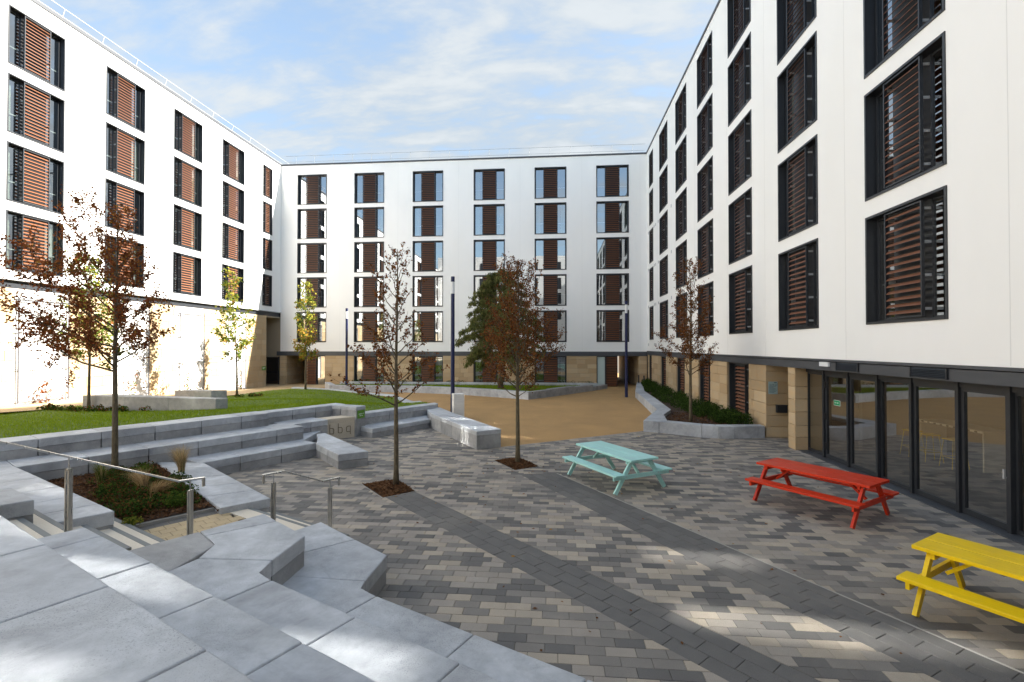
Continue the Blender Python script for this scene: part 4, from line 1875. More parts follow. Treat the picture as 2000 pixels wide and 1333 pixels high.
def tuft(x, y, h, n, label, lean, mats, wts, seed, spread=.45):
    t_ = thing('grass_tuft', label, 'grass tuft', (x, y, bed_z(x, y) - .01), 0, 'feathery grass clumps in the planting bed')
    rng = np.random.default_rng(seed)
    V, MI = [], []
    for i in range(n):
        a = rng.uniform(0, 6.28)
        r_ = rng.uniform(0, .06)
        b0 = np.array([math.cos(a) * r_, math.sin(a) * r_, 0])
        hh = h * rng.uniform(.55, 1.1)
        out = np.array([math.cos(a), math.sin(a), 0]) * spread * rng.uniform(.2, 1) * hh + np.array([lean[0], lean[1], 0]) * hh * rng.uniform(.5, 1.2)
        w = np.array([-math.sin(a), math.cos(a), 0]) * .0030
        m_ = rng.choice(len(mats), p=wts)
        prev = b0
        for k in range(1, 5):
            f = k / 4
            p = b0 + out * f ** 1.9 + np.array([0, 0, hh * (f - .32 * f ** 3)])
            ww, w2 = w * (1.15 - (k - 1) / 4), w * (1.1 - k / 4)
            V += [prev - ww, prev + ww, p + w2, p - w2]
            MI.append(m_)
            prev = p
    link('blades', np_mesh('blades', np.array(V), 4, mats, MI), t_)


tuft(-8.35, 10.25, 0.85, 700, 'tall straw coloured feather grass clump at the back of the bed beside the tree', (-.25, .12), ['straw', 'shrub_green'], [.9, .1], 1)
tuft(-7.9, 8.75, 0.66, 760, 'drooping straw feather grass clump at the middle of the bed', (-.45, .10), ['straw', 'leaf_brown'], [.85, .15], 2)
tuft(-7.35, 8.35, 0.62, 700, 'low tawny feather grass clump nearest the steps behind the long rail', (.45, .1), ['straw', 'leaf_brown'], [.75, .25], 3)
tuft(-9.1, 9.05, 0.72, 600, 'green upright grass clump at the left of the bed', (-.12, .05), ['shrub_green', 'straw', 'leaf_green'], [.45, .25, .3], 4, .3)
tuft(-8.75, 9.6, 0.55, 400, 'small green grass clump in front of the red tree trunk', (.1, .1), ['shrub_green', 'leaf_green'], [.6, .4], 5, .4)


def shrub(x, y, z, r_, h, n, label, mats, wts, seed, leaf=.04, group='small shrubs in the planting bed'):
    t_ = thing('shrub', label, 'shrub', (x, y, z), 0, group)
    rng = np.random.default_rng(seed)
    cs_ = [(rng.uniform(-r_, r_) * .6, rng.uniform(-r_, r_) * .6, h * rng.uniform(.3, .75)) for _ in range(7)]
    leaf_cloud('foliage', cs_, [(r_ * .55, r_ * .55, h * .35)] * 7, n, leaf, mats, wts, seed, parent=t_)
    m = MB()
    for k in range(5):
        m.tube([(0, 0, 0), (rng.uniform(-r_, r_) * .4, rng.uniform(-r_, r_) * .4, h * .7)], [.008, .004], 5)
    m.build('stems', 'bark', t_)


shrub(-6.75, 8.15, .32, .26, .26, 700, 'bright green low shrub in the right of the bed', ['shrub_green', 'leaf_green'], [.7, .3], 21)
shrub(-7.1, 8.75, .32, .25, .30, 600, 'dark green shrub in the middle of the bed', ['shrub_dark', 'shrub_green'], [.5, .5], 22)
shrub(-7.75, 9.5, .34, .25, .25, 500, 'dark green shrub in front of the slab walk', ['shrub_dark', 'shrub_green'], [.6, .4], 23)
shrub(-6.75, 7.25, .31, .16, .18, 260, 'yellow green seedling shrub at the near corner of the bed by the steps', ['leaf_yellow', 'leaf_green'], [.4, .6], 24)
shrub(-8.0, 8.3, .32, .25, .22, 420, 'olive low shrub behind the slab terrace edge', ['shrub_green', 'leaf_brown'], [.6, .4], 25)

# ------------------------------------------------------------------ lawn, path and low blocks
lawn_poly = [vw(-3.4, 15.60), vw(7.66, 15.60), vw(7.70, 16.2), vw(10.9, 16.2), (-8.1, 17.6), rs2(.3, 1.45), rs2(4.45, 1.45), (-7.3, 23.9), (-9.3, 27.4), (-12.3, 29.0), (-15.0, 31.0), (-18.0, 32.2), (-18.75, 30.4), (-19.2, 28.0), (-19.5, 24.5), (-19.7, 21.0), (-19.9, 17.3), (-20.5, 12.0), (-16.0, 5.5)]
lz = [(*vw(-3.4, 15.6), 1.15), (*vw(0, 15.6), 1.15), (*vw(3.5, 15.6), 1.14), (*vw(7.66, 15.6), 1.13), (*vw(9, 16.2), 1.03), (*vw(10.9, 16.2), 1.0), (*rs2(.3, 1.45), .72), (*rs2(2.2, 1.45), .71), (*rs2(4.4, 1.45), .68), (-7.3, 23.9, .34), (-9.3, 27.4, .34), (-12.3, 29.0, .36), (-15.0, 31.0, .36), (-18.0, 32.2, .32),
      (-19.2, 28.0, .30), (-19.5, 24.5, .40), (-19.7, 21.0, .58), (-19.9, 17.3, .78), (-20.5, 12, 1.0), (-16, 5.5, 1.2), (-13, 20, .78), (-14, 26, .48)]


def lawn_z(x, y):
    n_, d_ = 0.0, 0.0
    for a, c, z in lz:
        w = 1.0 / ((x - a) ** 2 + (y - c) ** 2 + .05) ** 1.5
        n_ += z * w
        d_ += w
    return n_ / d_


struct(patch('lawn', lawn_poly, lambda x, y: lawn_z(x, y) - .03, 'turf', .8))
rg_ = np.random.default_rng(12)
gp_ = []
xs_ = [p[0] for p in lawn_poly]
ys_ = [p[1] for p in lawn_poly]
while len(gp_) < 95000:
    x, y_ = rg_.uniform(min(xs_), max(xs_)), rg_.uniform(min(ys_), max(ys_))
    if y_ < 8:
        continue
    dd = math.hypot(x, y_)
    if rg_.random() > (14.0 / max(dd, 14.0)) ** 1.3:
        continue
    if in_poly(x, y_, lawn_poly):
        gp_.append((x, y_))
stuff(blades('grass', gp_, lambda x, y: lawn_z(x, y) - .03, .062, .013, ['grass_blade'], 13, .35))

path_poly = [(-23.16, 3.0), (-16.5, 3.0), (-20.2, 12.0), (-19.5, 17.3), (-19.3, 21.0), (-19.1, 24.5), (-18.8, 28.0), (-17.9, 32.2), (-18.0, 39.2), (-26.5, 39.2), (-26.5, 37.2), (-23.16, 37.2)]


def path_z(x, y):
    return max(.70 - (y - 18.9) * .045 + max(0, -x - 23.2) * 0, .012) - .03 * (x > -19.9) * 0


struct(patch('path', path_poly, lambda x, y: path_z(x, y), 'path_beige', 1.0))


def block(label, poly, z0, z1, split):
    t_ = thing('lawn_bench', label, 'bench', (0, 0, 0), 0, 'grey concrete blocks on the lawn')
    a0, a1, c0, c1 = (Vector(p) for p in poly)
    for f0, f1 in zip(split, split[1:]):
        q = [tuple(a0.lerp(a1, f0)), tuple(a0.lerp(a1, f1)), tuple(c1.lerp(c0, f1)), tuple(c1.lerp(c0, f0))]
        link('slab', prism(inset(q, .004), z0, z1, .012, 'slab', 'concrete_wall'), t_)


block('long grey concrete block bench lying on the lawn behind the red leaved tree', [(-18.25, 17.32), (-12.24, 16.61), (-12.0, 16.95), (-17.7, 18.05)], .5, 1.30, [0, .33, .66, 1])
block('shorter grey concrete block bench beside the path farther back on the lawn', [(-20.0, 24.0), (-17.9, 23.95), (-17.4, 24.5), (-19.5, 24.65)], .2, .88, [0, 1])

# coping along the far side of the lawn
cop = thing('lawn_kerb', 'sunlit pale kerb of concrete slabs curving round the far edge of the lawn', 'kerb')
cl_ = [(-18.2, 32.6), (-15.2, 31.5), (-12.5, 29.6), (-9.5, 28.0), (-7.2, 24.5)]
ci_ = [(-18.05, 32.0), (-14.9, 30.85), (-12.2, 28.95), (-9.1, 26.9), (-7.4, 23.7)]
for i in range(4):
    for f0, f1 in ((0, .5), (.5, 1)):
        a, c = Vector(cl_[i]), Vector(cl_[i + 1])
        e, f = Vector(ci_[i]), Vector(ci_[i + 1])
        unit(cop, [tuple(a.lerp(c, f0)), tuple(a.lerp(c, f1)), tuple(e.lerp(f, f1)), tuple(e.lerp(f, f0))], .375, -.1, course=.2)
unit(cop, [(-7.2, 24.5), (-6.85, 24.7), (-6.75, 24.1), (-7.25, 23.6), (-7.4, 23.7)], .36, -.1, course=.2)
unit(cop, [(-7.25, 23.6), (-6.75, 24.1), rs2(4.55, 1.0), rs2(4.45, 1.5)], .45, -.1, course=.2)

# ------------------------------------------------------------------ planters at the far side and right
fp = thing('planter_wall', 'low pale concrete planter wall in front of the far building holding a grass strip', 'planter')
front = [(-17.6, 36.0), (-15.9, 33.2), (-13.0, 33.0), (-10.2, 33.0), (-7.6, 32.3), (-5.5, 31.45), (-3.5, 30.35), (-1.5, 29.15)]
inner = [(-17.2, 36.1), (-15.6, 33.6), (-12.9, 33.4), (-10.1, 33.4), (-7.4, 32.7), (-5.3, 31.85), (-3.3, 30.75), (-1.45, 29.70)]
for i in range(len(front) - 1):
    unit(fp, [front[i], front[i + 1], inner[i + 1], inner[i]], .46, -.1, course=.5)
rf = [(-1.5, 29.15), (-.15, 30.95), (1.45, 33.3), (2.85, 35.4), (4.12, 37.5)]
ri = [(-1.45, 29.70), (-.48, 31.15), (1.1, 33.5), (2.5, 35.6), (3.7, 37.6)]
rz_ = [.46, .50, .50, .38, .22]
for i in range(4):
    link('slab', prism(inset([rf[i], rf[i + 1], ri[i + 1], ri[i]], .004), -.1, min(rz_[i], rz_[i + 1]) * .5 + rz_[i] * .5, .012, 'slab', 'concrete_wall'), fp)
bw = thing('planter_wall', 'long low concrete kerb wall along the foot of the far facade', 'planter')
xw = [-17.2, -14.0, -10.7, -7.4, -4.1, -.8, 2.4, 3.4]
for a, c in zip(xw, xw[1:]):
    unit(bw, [(a, 37.75), (c, 37.75), (c, 38.2), (a, 38.2)], .37, -.1, course=.5)
fg_poly = [(-17.1, 36.2)] + inner[1:] + ri[1:] + [(3.2, 37.75), (-16.9, 37.75)]


def fg_z(x, y):
    return .44 - max(0, y - 30) * .035


struct(patch('far_lawn', fg_poly, fg_z, 'turf', 1.2))
rg_ = np.random.default_rng(15)
stuff(blades('grass', scatter(fg_poly, 16000, rg_), fg_z, .09, .022, ['grass_blade'], 16, .35))
bed2 = [(-16.8, 38.22), (3.3, 38.22), (3.3, BACKY), (-16.8, BACKY)]
struct(patch('facade_bed', bed2, lambda x, y: .30, 'mulch', 3))
cs, rr = gc_poly(bed2, lambda x, y: .30, 60, .22, .16, 31, None, None)
stuff(leaf_cloud('ground_cover', cs, rr, 1500, .07, ['shrub_dark', 'shrub_green'], [.5, .5], 33))

rp = thing('planter_wall', 'angular pale concrete planter wall beside the right hand facade', 'planter')
ro = [(6.5, 38.6), (5.14, 31.1), (4.86, 26.6), (4.57, 22.0), (3.37, 18.62)]
ri2 = [(6.9, 38.6), (5.72, 31.1), (5.5, 26.6), (5.2, 22.0), (3.86, 18.78)]
for i in range(4):
    nseg = 3 if i in (0, 1, 2) else 2
    for k in range(nseg):
        f0, f1 = k / nseg, (k + 1) / nseg
        a, c, e, f = Vector(ro[i]), Vector(ro[i + 1]), Vector(ri2[i]), Vector(ri2[i + 1])
        pr_ = [tuple(a.lerp(c, f0)), tuple(a.lerp(c, f1)), tuple(e.lerp(f, f1)), tuple(e.lerp(f, f0))]
        if i == 3 and k == 1:
            pr_ = [tuple(a.lerp(c, f0)), (3.37, 18.62), (3.9, 18.42), (4.28, 18.70), tuple(e.lerp(f, f0))]
        unit(rp, pr_, .41, -.1, course=.6, bevel=.012)
fo = [(3.91, 18.41), (5.20, 17.56), (5.72, 17.40), (6.28, 17.46), (7.38, 17.64)]
fi = [(4.30, 18.70), (5.36, 18.02), (5.75, 17.86), (6.22, 17.92), (7.38, 18.06)]
for i in range(4):
    unit(rp, [fo[i], fo[i + 1], fi[i + 1], fi[i]], .42, -.1, course=.6, bevel=.012)
rb = [(6.88, 38.6), (5.72, 31.1), (5.48, 26.6), (5.15, 22.0), (3.95, 18.85), (5.36, 18.0), (5.75, 17.84), (6.22, 17.9), (7.38, 18.0), (7.38, 38.6)]
struct(patch('planter_soil', rb, lambda x, y: .27, 'mulch', 1.0))
chips('mulch', [(4.2, 18.9), (5.3, 22), (7.2, 22), (7.2, 18.3), (5.5, 18.1)], lambda x, y: .27, 2200, .06, 34, .03)
cs, rr = [], []
rng = np.random.default_rng(35)
for k in range(330):
    y_ = 18.4 + 20 * rng.random() ** 1.15
    xl = np.interp(y_, [18.4, 22.0, 26.6, 31.1, 38.6], [6.35, 5.75, 5.6, 5.85, 6.95])
    x = rng.uniform(xl, 7.32)
    h = rng.uniform(.16, .34) + .12 * (x > 6.4)
    cs.append((x, y_, .27 + h * .6))
    rr.append((.2, .2, h * .6))
stuff(leaf_cloud('hedge_planting', cs, rr, 30000, .06, ['shrub_dark', 'shrub_green'], [.72, .28], 36))

# tree pits
for k, pp_ in PITS.items():
    t_ = thing('tree_pit', 'square mulch tree pit with thin steel edging ' + ('nearer the handrails' if k == 'L' else 'beside the long bench and the turquoise table'), 'tree pit', (0, 0, 0), 0, 'tree pits in the paving')
    q = ccw(pp_)
    iq = inset(q, .012)
    m = MB()
    n_ = 4
    m.add([(x, y_, -.04) for x, y_ in q] + [(x, y_, .004) for x, y_ in q] + [(x, y_, .004) for x, y_ in iq] + [(x, y_, -.04) for x, y_ in iq],
          [f for i in range(4) for f in ((i, (i + 1) % 4, 4 + (i + 1) % 4, 4 + i), (4 + i, 4 + (i + 1) % 4, 8 + (i + 1) % 4, 8 + i), (8 + i, 8 + (i + 1) % 4, 12 + (i + 1) % 4, 12 + i))])
    m.build('edging', 'kerb_pale', t_)
    cx = sum(p[0] for p in q) / 4
    cy = sum(p[1] for p in q) / 4
    zf = (lambda cx, cy: (lambda x, y: .03 - .05 * min(1, math.hypot(x - cx, y - cy) / .7) ** 2))(cx, cy)
    s = patch('mulch_bed', iq, zf, 'mulch', .15)
    s.parent = t_
    ch = chips('mulch_chips', inset(q, .03), zf, 1500, .055, 40 + ord(k), .02)
    ch.parent = t_


# ------------------------------------------------------------------ trees
def tree(name, label, cat, loc, H, r0_, z0, prof, nb, asc, leaves, lsize, mats, wts, seed, group=None, wob=.03, sub=5, lean=(0, 0), bias=(0, 0), gap=.15, clus=.05, aspect=.62):
    """trunk with ascending limbs; prof(f) = crown radius at crown height f 0..1"""
    rng = np.random.default_rng(seed)
    t_ = thing(name, label, cat, loc, 0, group)
    tm = MB()
    n = 14
    tp = []
    for i in range(n + 1):
        f = i / n
        tp.append(np.array([lean[0] * f * f + wob * math.sin(f * 7 + seed) * f, lean[1] * f * f + wob * math.cos(f * 6 + seed * 2) * f, H * f]))
    rad = [r0_ * (1.25 if i == 0 else 1) * (1 - .93 * (i / n)) ** .85 for i in range(n + 1)]
    tm.tube(tp, rad, 9)

    def trunk_at(z):
        f = min(max(z / H, 0), 1) * n
        i = min(int(f), n - 1)
        return tp[i] + (tp[i + 1] - tp[i]) * (f - i), rad[i] + (rad[i + 1] - rad[i]) * (f - i)
    lp = []
    ga = rng.uniform(0, 6.28)
    for b_ in range(nb):
        f = (b_ + rng.uniform(0, .8)) / nb
        zb = z0 + (H * .97 - z0) * f
        p, tr_ = trunk_at(zb)
        ga += 2.4 + rng.normal() * .3
        L = prof(f) * rng.uniform(.7, 1.12)
        az = np.array([math.cos(ga), math.sin(ga)])
        L *= 1 + bias[0] * az[0] + bias[1] * az[1]
        up = math.tan(min(asc(f) + rng.normal() * .08, 1.25))
        up = min(up, max(.3, (H * 1.0 - zb) / max(L, .05)))
        pts = [p]
        k = 6
        bend = rng.normal(size=3) * .06 * L
        for i in range(1, k + 1):
            g_ = i / k
            pts.append(p + np.array([az[0] * L * g_, az[1] * L * g_, L * up * (g_ * .75 + .25 * g_ * g_)]) + bend * math.sin(g_ * 3.1) + rng.normal(size=3) * .012)
        rb_ = min(tr_ * .62, .008 + .011 * L)
        tm.tube(pts, [rb_ * (1 - .85 * i / k) for i in range(k + 1)], 5, 0, False)
        ns = max(2, int(sub * L / .8))
        for s in range(ns):
            g_ = rng.uniform(.22, 1.0)
            i = min(int(g_ * k), k - 1)
            q = pts[i] + (pts[i + 1] - pts[i]) * (g_ * k - i)
            dirb = pts[i + 1] - pts[i]
            dirb = dirb / np.linalg.norm(dirb)
            dv = dirb * .8 + rng.normal(size=3) * .55 + np.array([0, 0, .25])
            dv /= np.linalg.norm(dv)
            sl = L * rng.uniform(.22, .5) * (1.1 - .4 * g_) + .08
            m1 = q + dv * sl * .5 + rng.normal(size=3) * .02
            e = q + dv * sl + np.array([0, 0, sl * .1])
            tm.tube([q, m1, e], [.0055, .004, .002], 4, 0, False)
            lp.append((q, m1, e, sl))
        lp.append((pts[2], pts[4], pts[6], L * .6))
    w = np.array([x[3] for x in lp]) * rng.uniform(gap, 1, len(lp))
    w /= w.sum()
    idx = rng.choice(len(lp), leaves, p=w)
    g_ = rng.uniform(.1, 1.04, leaves)
    A = np.array([x[0] for x in lp])[idx]
    B_ = np.array([x[1] for x in lp])[idx]
    C_ = np.array([x[2] for x in lp])[idx]
    P_ = np.where((g_ < .5)[:, None], A + (B_ - A) * (g_ * 2)[:, None], B_ + (C_ - B_) * (g_ * 2 - 1)[:, None])
    P_ = P_ + rng.normal(size=P_.shape) * clus
    V = leaf_quads(P_, rng, lsize, aspect)
    if callable(wts):
        MI = np.array([rng.choice(len(mats), p=wts(p[2])) for p in P_])
    else:
        MI = rng.choice(len(mats), leaves, p=wts)
    tm.build('trunk', 'bark', t_, smooth=True)
    link('crown', np_mesh('crown', V, 4, mats, MI), t_)
    return t_


tree('maple_tree', 'young maple with dark red leaves growing in the planting bed by the steps', 'tree', (-9.62, 9.88, .28), 6.05, .066, 2.35,
     lambda f: (1.72 * (1 - f) ** .95 + .12) * (1 if f > .1 else .85), 40, lambda f: R(26 + 42 * f), 13000, .063, ['leaf_red', 'leaf_brown', 'leaf_rust', 'leaf_orange'], [.62, .10, .22, .06], 3, sub=7, bias=(-.25, -.1), clus=.045, gap=.25)
tree('birch_tree', 'slim half bare tree with sparse brown leaves in the paving pit nearest the handrails', 'tree', (-3.60, 10.86, .0), 5.45, .062, 1.75,
     lambda f: .95 * (1 - f) ** .8 + .14, 34, lambda f: R(34 + 36 * f), 2600, .064, ['leaf_brown', 'leaf_red', 'leaf_rust'], [.62, .18, .20], 8, 'brown leaved young trees', sub=5, bias=(-.15, 0), clus=.03)
tree('birch_tree', 'dense brown leaved young tree in the paving pit before the green conifer', 'tree', (-.98, 13.27, .0), 5.6, .066, 1.75,
     lambda f: (1.22 * (1 - f) ** .72 + .1) * min(1, .6 + f * 3), 56, lambda f: R(38 + 34 * f), 9500, .056, ['leaf_brown', 'leaf_rust', 'leaf_red'], [.58, .26, .16], 15, 'brown leaved young trees', sub=8, clus=.045)
tree('birch_tree', 'narrow brown leaved young tree in the planter beside the right facade', 'tree', (5.28, 19.21, .25), 6.3, .066, 1.75,
     lambda f: (1.0 * (1 - f) ** .8 + .12), 46, lambda f: R(42 + 32 * f), 6000, .068, ['leaf_brown', 'leaf_rust', 'leaf_red'], [.6, .25, .15], 22, 'brown leaved young trees', sub=7, clus=.05)
tree('sapling_tree', 'slim yellow green sapling before the sandstone panels at the middle of the left wall', 'tree', (-18.3, 26.6, .35), 7.3, .055, 1.9,
     lambda f: (1.15 * (1 - f) ** .9 + .12) * (1 if f > .08 else .7), 30, lambda f: R(30 + 38 * f), 1700, .15, ['leaf_green', 'leaf_yellow', 'leaf_orange'], [.55, .35, .10], 31, 'yellow green saplings on the lawn', sub=4, lean=(-.5, 0), clus=.09, aspect=.7)
tree('sapling_tree', 'slim sapling turning from green to orange at the corner of the left and far buildings', 'tree', (-16.6, 31.2, .33), 7.2, .06, 1.7,
     lambda f: .72 * (1 - f) ** .5 + .12, 36, lambda f: R(34 + 36 * f), 2300, .14, ['leaf_green', 'leaf_yellow', 'leaf_orange'], lambda z: ([.25, .40, .35] if z < 4.2 else [.50, .45, .05]), 37, 'yellow green saplings on the lawn', sub=5, clus=.09, aspect=.7)
tree('sapling_tree', 'green leaved sapling standing behind the red maple beside the long lawn block', 'tree', (-17.75, 17.1, .75), 5.9, .055, 1.7,
     lambda f: 1.1 * (1 - f) ** .7 + .15, 32, lambda f: R(32 + 38 * f), 2600, .12, ['leaf_green', 'leaf_yellow', 'leaf_rust'], [.72, .16, .12], 43, 'yellow green saplings on the lawn', sub=5, clus=.08, aspect=.7)

# the evergreen behind the brown tree
ev = thing('conifer_tree', 'dark olive green drooping conifer standing in the far grass strip', 'tree', (-3.55, 32.4, .35))
rng = np.random.default_rng(51)
tm = MB()
tm.tube([(0, 0, 0), (.05, .03, 2.6), (0, 0, 5.4), (.05, 0, 8.0)], [.20, .16, .10, .02], 10)
NP_ = []
ga = 0
for b_ in range(76):
    f = b_ / 76
    zb = 1.9 + 6.1 * f
    ga += 2.4 + rng.normal() * .25
    L = (3.2 * (1 - f) ** .52 + .3) * rng.uniform(.72, 1.08) * (.85 if f < .12 else 1)
    az = np.array([math.cos(ga), math.sin(ga)])
    k = 8
    pts = [np.array([0, 0, zb])]
    for i in range(1, k + 1):
        g_ = i / k
        pts.append(np.array([az[0] * L * g_, az[1] * L * g_, zb + L * (.42 * g_ - (.62 - .3 * f) * g_ ** 2.2)]) + rng.normal(size=3) * .03)
    tm.tube(pts, [.045 * (1 - f * .6) * (1 - .9 * i / k) + .004 for i in range(k + 1)], 5, 0, False)
    for s in range(int(12 + L * 20)):
        g_ = rng.uniform(.25, 1.0)
        i = min(int(g_ * k), k - 1)
        q = pts[i] + (pts[i + 1] - pts[i]) * (g_ * k - i)
        sd_ = np.array([-az[1], az[0], 0]) * rng.normal() * .34 * L * (1 - .6 * g_) + np.array([az[0], az[1], 0]) * rng.uniform(0, .25)
        e = q + sd_ * .8 + np.array([0, 0, -rng.uniform(.0, .28)])
        for u_ in range(9):
            NP_.append(q + (e - q) * rng.uniform(.1, 1) + rng.normal(size=3) * .055)
NP_ = np.array(NP_)
V = leaf_quads(NP_, rng, .21, .26, droop=(0, 0, -.9))
tm.build('trunk', 'bark', ev, smooth=True)
link('crown', np_mesh('crown', V, 4, ['needle', 'needle_olive'], rng.choice(2, len(NP_), p=[.6, .4])), ev)

# climbers on the trellis bays
rngc = np.random.default_rng(60)
for (u0, u1), mats_, lab, cu in ((trell[0], ['leaf_red', 'leaf_red', 'leaf_brown'], 'sparse red leaved climber on the nearest white trellis panel', .38), (trell[1], ['leaf_brown', 'leaf_red', 'leaf_green'], 'thin brown climber on the second white trellis panel', .45),
                                  (trell[2], ['leaf_green', 'leaf_yellow', 'leaf_brown'], 'sparse green climber on the third white trellis panel', .3), (trell[3], ['leaf_brown', 'leaf_green', 'leaf_red'], 'thin twiggy climber on the farthest white trellis panel', .6)):
    zb = .62 - (u0 - 18.9) * .045
    t_ = thing('climbing_plant', lab, 'climber', (LX + .14, u0, zb), 0, 'climbers on the trellis bays')
    m = MB()
    pts = []
    for k in range(7):
        a = (u1 - u0) * (cu if k < 4 else rngc.uniform(.25, .85))
        hh = rngc.uniform(.7, 2.2)
        p = [np.array([rngc.uniform(-.02, .04), a, 0])]
        for s in range(7):
            p.append(p[-1] + np.array([rngc.normal() * .012, rngc.normal() * .14, hh / 7]))
        m.tube(p, .005, 4, 0, False)
        for s in range(24 if k < 4 else 10):
            i = rngc.integers(0, 7)
            pts.append(p[i] + (p[i + 1] - p[i]) * rngc.random() + rngc.normal(size=3) * np.array([.03, .07, .05]))
    m.build('stems', 'bark', t_)
    link('foliage', np_mesh('foliage', leaf_quads(np.array(pts), rngc, .11, .75), 4, mats_, rngc.choice(3, len(pts))), t_)
# low planting along the lawn blocks
for (x0, y0, x1, y1, n_, lab) in ((-19.9, 17.15, -14.6, 16.62, 34, 'row of low leafy plants along the front of the long lawn block'), (-17.3, 25.2, -16.3, 25.9, 9, 'small reddish plants at the end of the shorter lawn block'), (-20.6, 14.6, -19.4, 13.6, 10, 'low dark plants at the left edge of the lawn')):
    t_ = thing('border_plants', lab, 'plants')
    cs, rr = [], []
    for k in range(n_):
        f = rngc.random()
        x, y_ = x0 + (x1 - x0) * f + rngc.normal() * .08, y0 + (y1 - y0) * f + rngc.normal() * .08
        h = rngc.uniform(.06, .17)
        cs.append((x, y_, lawn_z(x, y_) + h * .5))
        rr.append((.14, .12, h))
    stuff(leaf_cloud('foliage', cs, rr, 60 * n_, .07, ['shrub_green', 'shrub_dark', 'leaf_red'], [.45, .35, .20], 70 + n_, parent=t_))


rngf = np.random.default_rng(77)
V, MI = [], []
for (cx, cy, rr_, nn) in ((-3.6, 10.8, 1.7, 70), (-1.0, 13.2, 1.6, 60), (1.0, 9.0, 5.0, 70), (5.0, 12.5, 2.4, 30), (-5.5, 12.8, 1.4, 25)):
    for k in range(nn):
        x, y_ = cx + rngf.normal() * rr_ * .55, cy + rngf.normal() * rr_ * .55
        if x + y_ * .5 < 1.4 or x > 7.3 or ka * x + kb * y_ + kc > -.1 or (x + 2.05) * .845 + (y_ - 15.1) * .535 > 0 and x < -2.05 or y_ * .857 - x * .515 < 0 and False:
            continue
        if x < -4.9 and y_ < 10.5 or (x + 8.5) < (y_ - 11.0) * .62 + .3 and y_ > 10.5 or in_poly(x, y_, [(-7, 13.6), (-5.5, 12.1), (-4.85, 12.66), (-7.1, 15)]):
            continue
        a = rngf.uniform(0, 6.28)
        l = rngf.uniform(.022, .042)
        for q in range(4):
            th = a + q * 1.5708
            r_ = l * (1 if q % 2 == 0 else .6)
            V.append((x + math.cos(th) * r_, y_ + math.sin(th) * r_, .004 + rngf.uniform(0, .012)))
        MI.append(rngf.choice(3, p=[.6, .25, .15]))
stuff(link('fallen_leaves', np_mesh('fallen_leaves', V, 4, ['leaf_brown', 'leaf_rust', 'leaf_orange'], MI)))


# ------------------------------------------------------------------ lamp posts, bin, gate, signs
def lamp(x, y, h, label, z0=0.0):
    t_ = thing('lamp_post', label, 'lamp post', (x, y, z0), 0, 'navy lamp posts')
    m = MB()
    m.tube([(0, 0, 0), (0, 0, .9), (0, 0, .92), (0, 0, h - .78)], [.098, .098, .090, .086], 20)
    m.build('post', 'paint_navy', t_, smooth=False)
    m = MB()
    m.tube([(0, 0, h - .78), (0, 0, h - .24)], [.078, .078], 20)
    m.build('lamp_shade', 'diffuser', t_)
    m = MB()
    m.tube([(0, 0, h - .24), (0, 0, h)], [.088, .088], 20)
    m.build('cap', 'paint_navy', t_)
    m = MB()
    for k in range(3):
        a = k * 2.094
        m.bar((math.cos(a) * .082, math.sin(a) * .082, h - .78), (math.cos(a) * .082, math.sin(a) * .082, h - .24), .008, .008)
    m.build('cage_rods', 'bracket_metal', t_)


lamp(-4.55, 21.60, 6.38, 'navy lamp post right behind the white litter bin')
lamp(4.60, 31.16, 6.10, 'navy lamp post near the passage at the right end of the far facade')
lamp(-15.56, 35.3, 6.10, 'navy lamp post at the far left by the planter wall')

bn = thing('litter_bin', 'white square litter bin at the end of the long bench', 'bin', (-4.17, 20.95, 0), R(24))
m = MB()
m.box(-.23, .23, -.21, .21, .04, .82)
m.box(-.20, .20, -.18, .18, 0, .04)
m.build('body', 'paint_white', bn)
m = MB()
m.box(-.23, .23, -.21, -.17, .82, 1.06)
m.box(-.23, .23, .17, .21, .82, 1.06)
m.box(-.23, -.19, -.17, -.05, .82, 1.06)
m.box(.19, .23, -.17, .17, .82, 1.06)
m.box(-.235, .235, -.215, .215, 1.06, 1.14)
m.box(-.23, -.19, .05, .17, .82, 1.06)
m.build('hood', 'paint_white', bn)
m = MB()
m.box(-.185, -.10, -.165, .165, .825, 1.055)
m.build('liner', 'black_metal', bn)
m = MB()
m.box(-.19, .19, -.2115, -.2105, .10, .80)
m.build('door', 'paint_white', bn)

gt = thing('metal_gate', 'black metal gate with upright bars in the passage at the left corner', 'gate', (-24.3, BACKY - .1, 0.0))
m = MB()
m.bar((0, 0, 0), (0, 0, 2.35), .07, .07)
m.bar((1.12, 0, 0), (1.12, 0, 2.35), .07, .07)
m.bar((.035, 0, 2.25), (1.085, 0, 2.25), .05, .05)
m.bar((.035, 0, .12), (1.085, 0, .12), .05, .05)
m.bar((.035, 0, 1.05), (1.085, 0, 1.05), .05, .05)
m.build('gate_frame', 'black_metal', gt)
for k in range(11):
    m = MB()
    x = .12 + k * .088
    m.bar((x, 0, .145), (x, 0, 1.025), .02, .02)
    m.bar((x, 0, 1.075), (x, 0, 2.225), .02, .02)
    m.build('bar', 'black_metal', gt)
m = MB()
m.box(-2.2, -.04, .02, .06, 0, 2.3)
m.build('side_panel', 'black_metal', gt)

s_ = thing('wall_sign', 'small green sign on the sandstone at the far end of the left wall', 'sign', (LX + .012, 36.85, 1.47))
m = MB()
m.box(-.004, .012, -.26, .26, -.16, .16)
m.build('panel', 'sign_green', s_)
m = MB()
for z, a, c in ((.05, -.18, .18), (-.03, -.18, .06)):
    m.box(.013, .015, a, c, z - .018, z + .018)
m.build('lettering', 'text_white', s_)

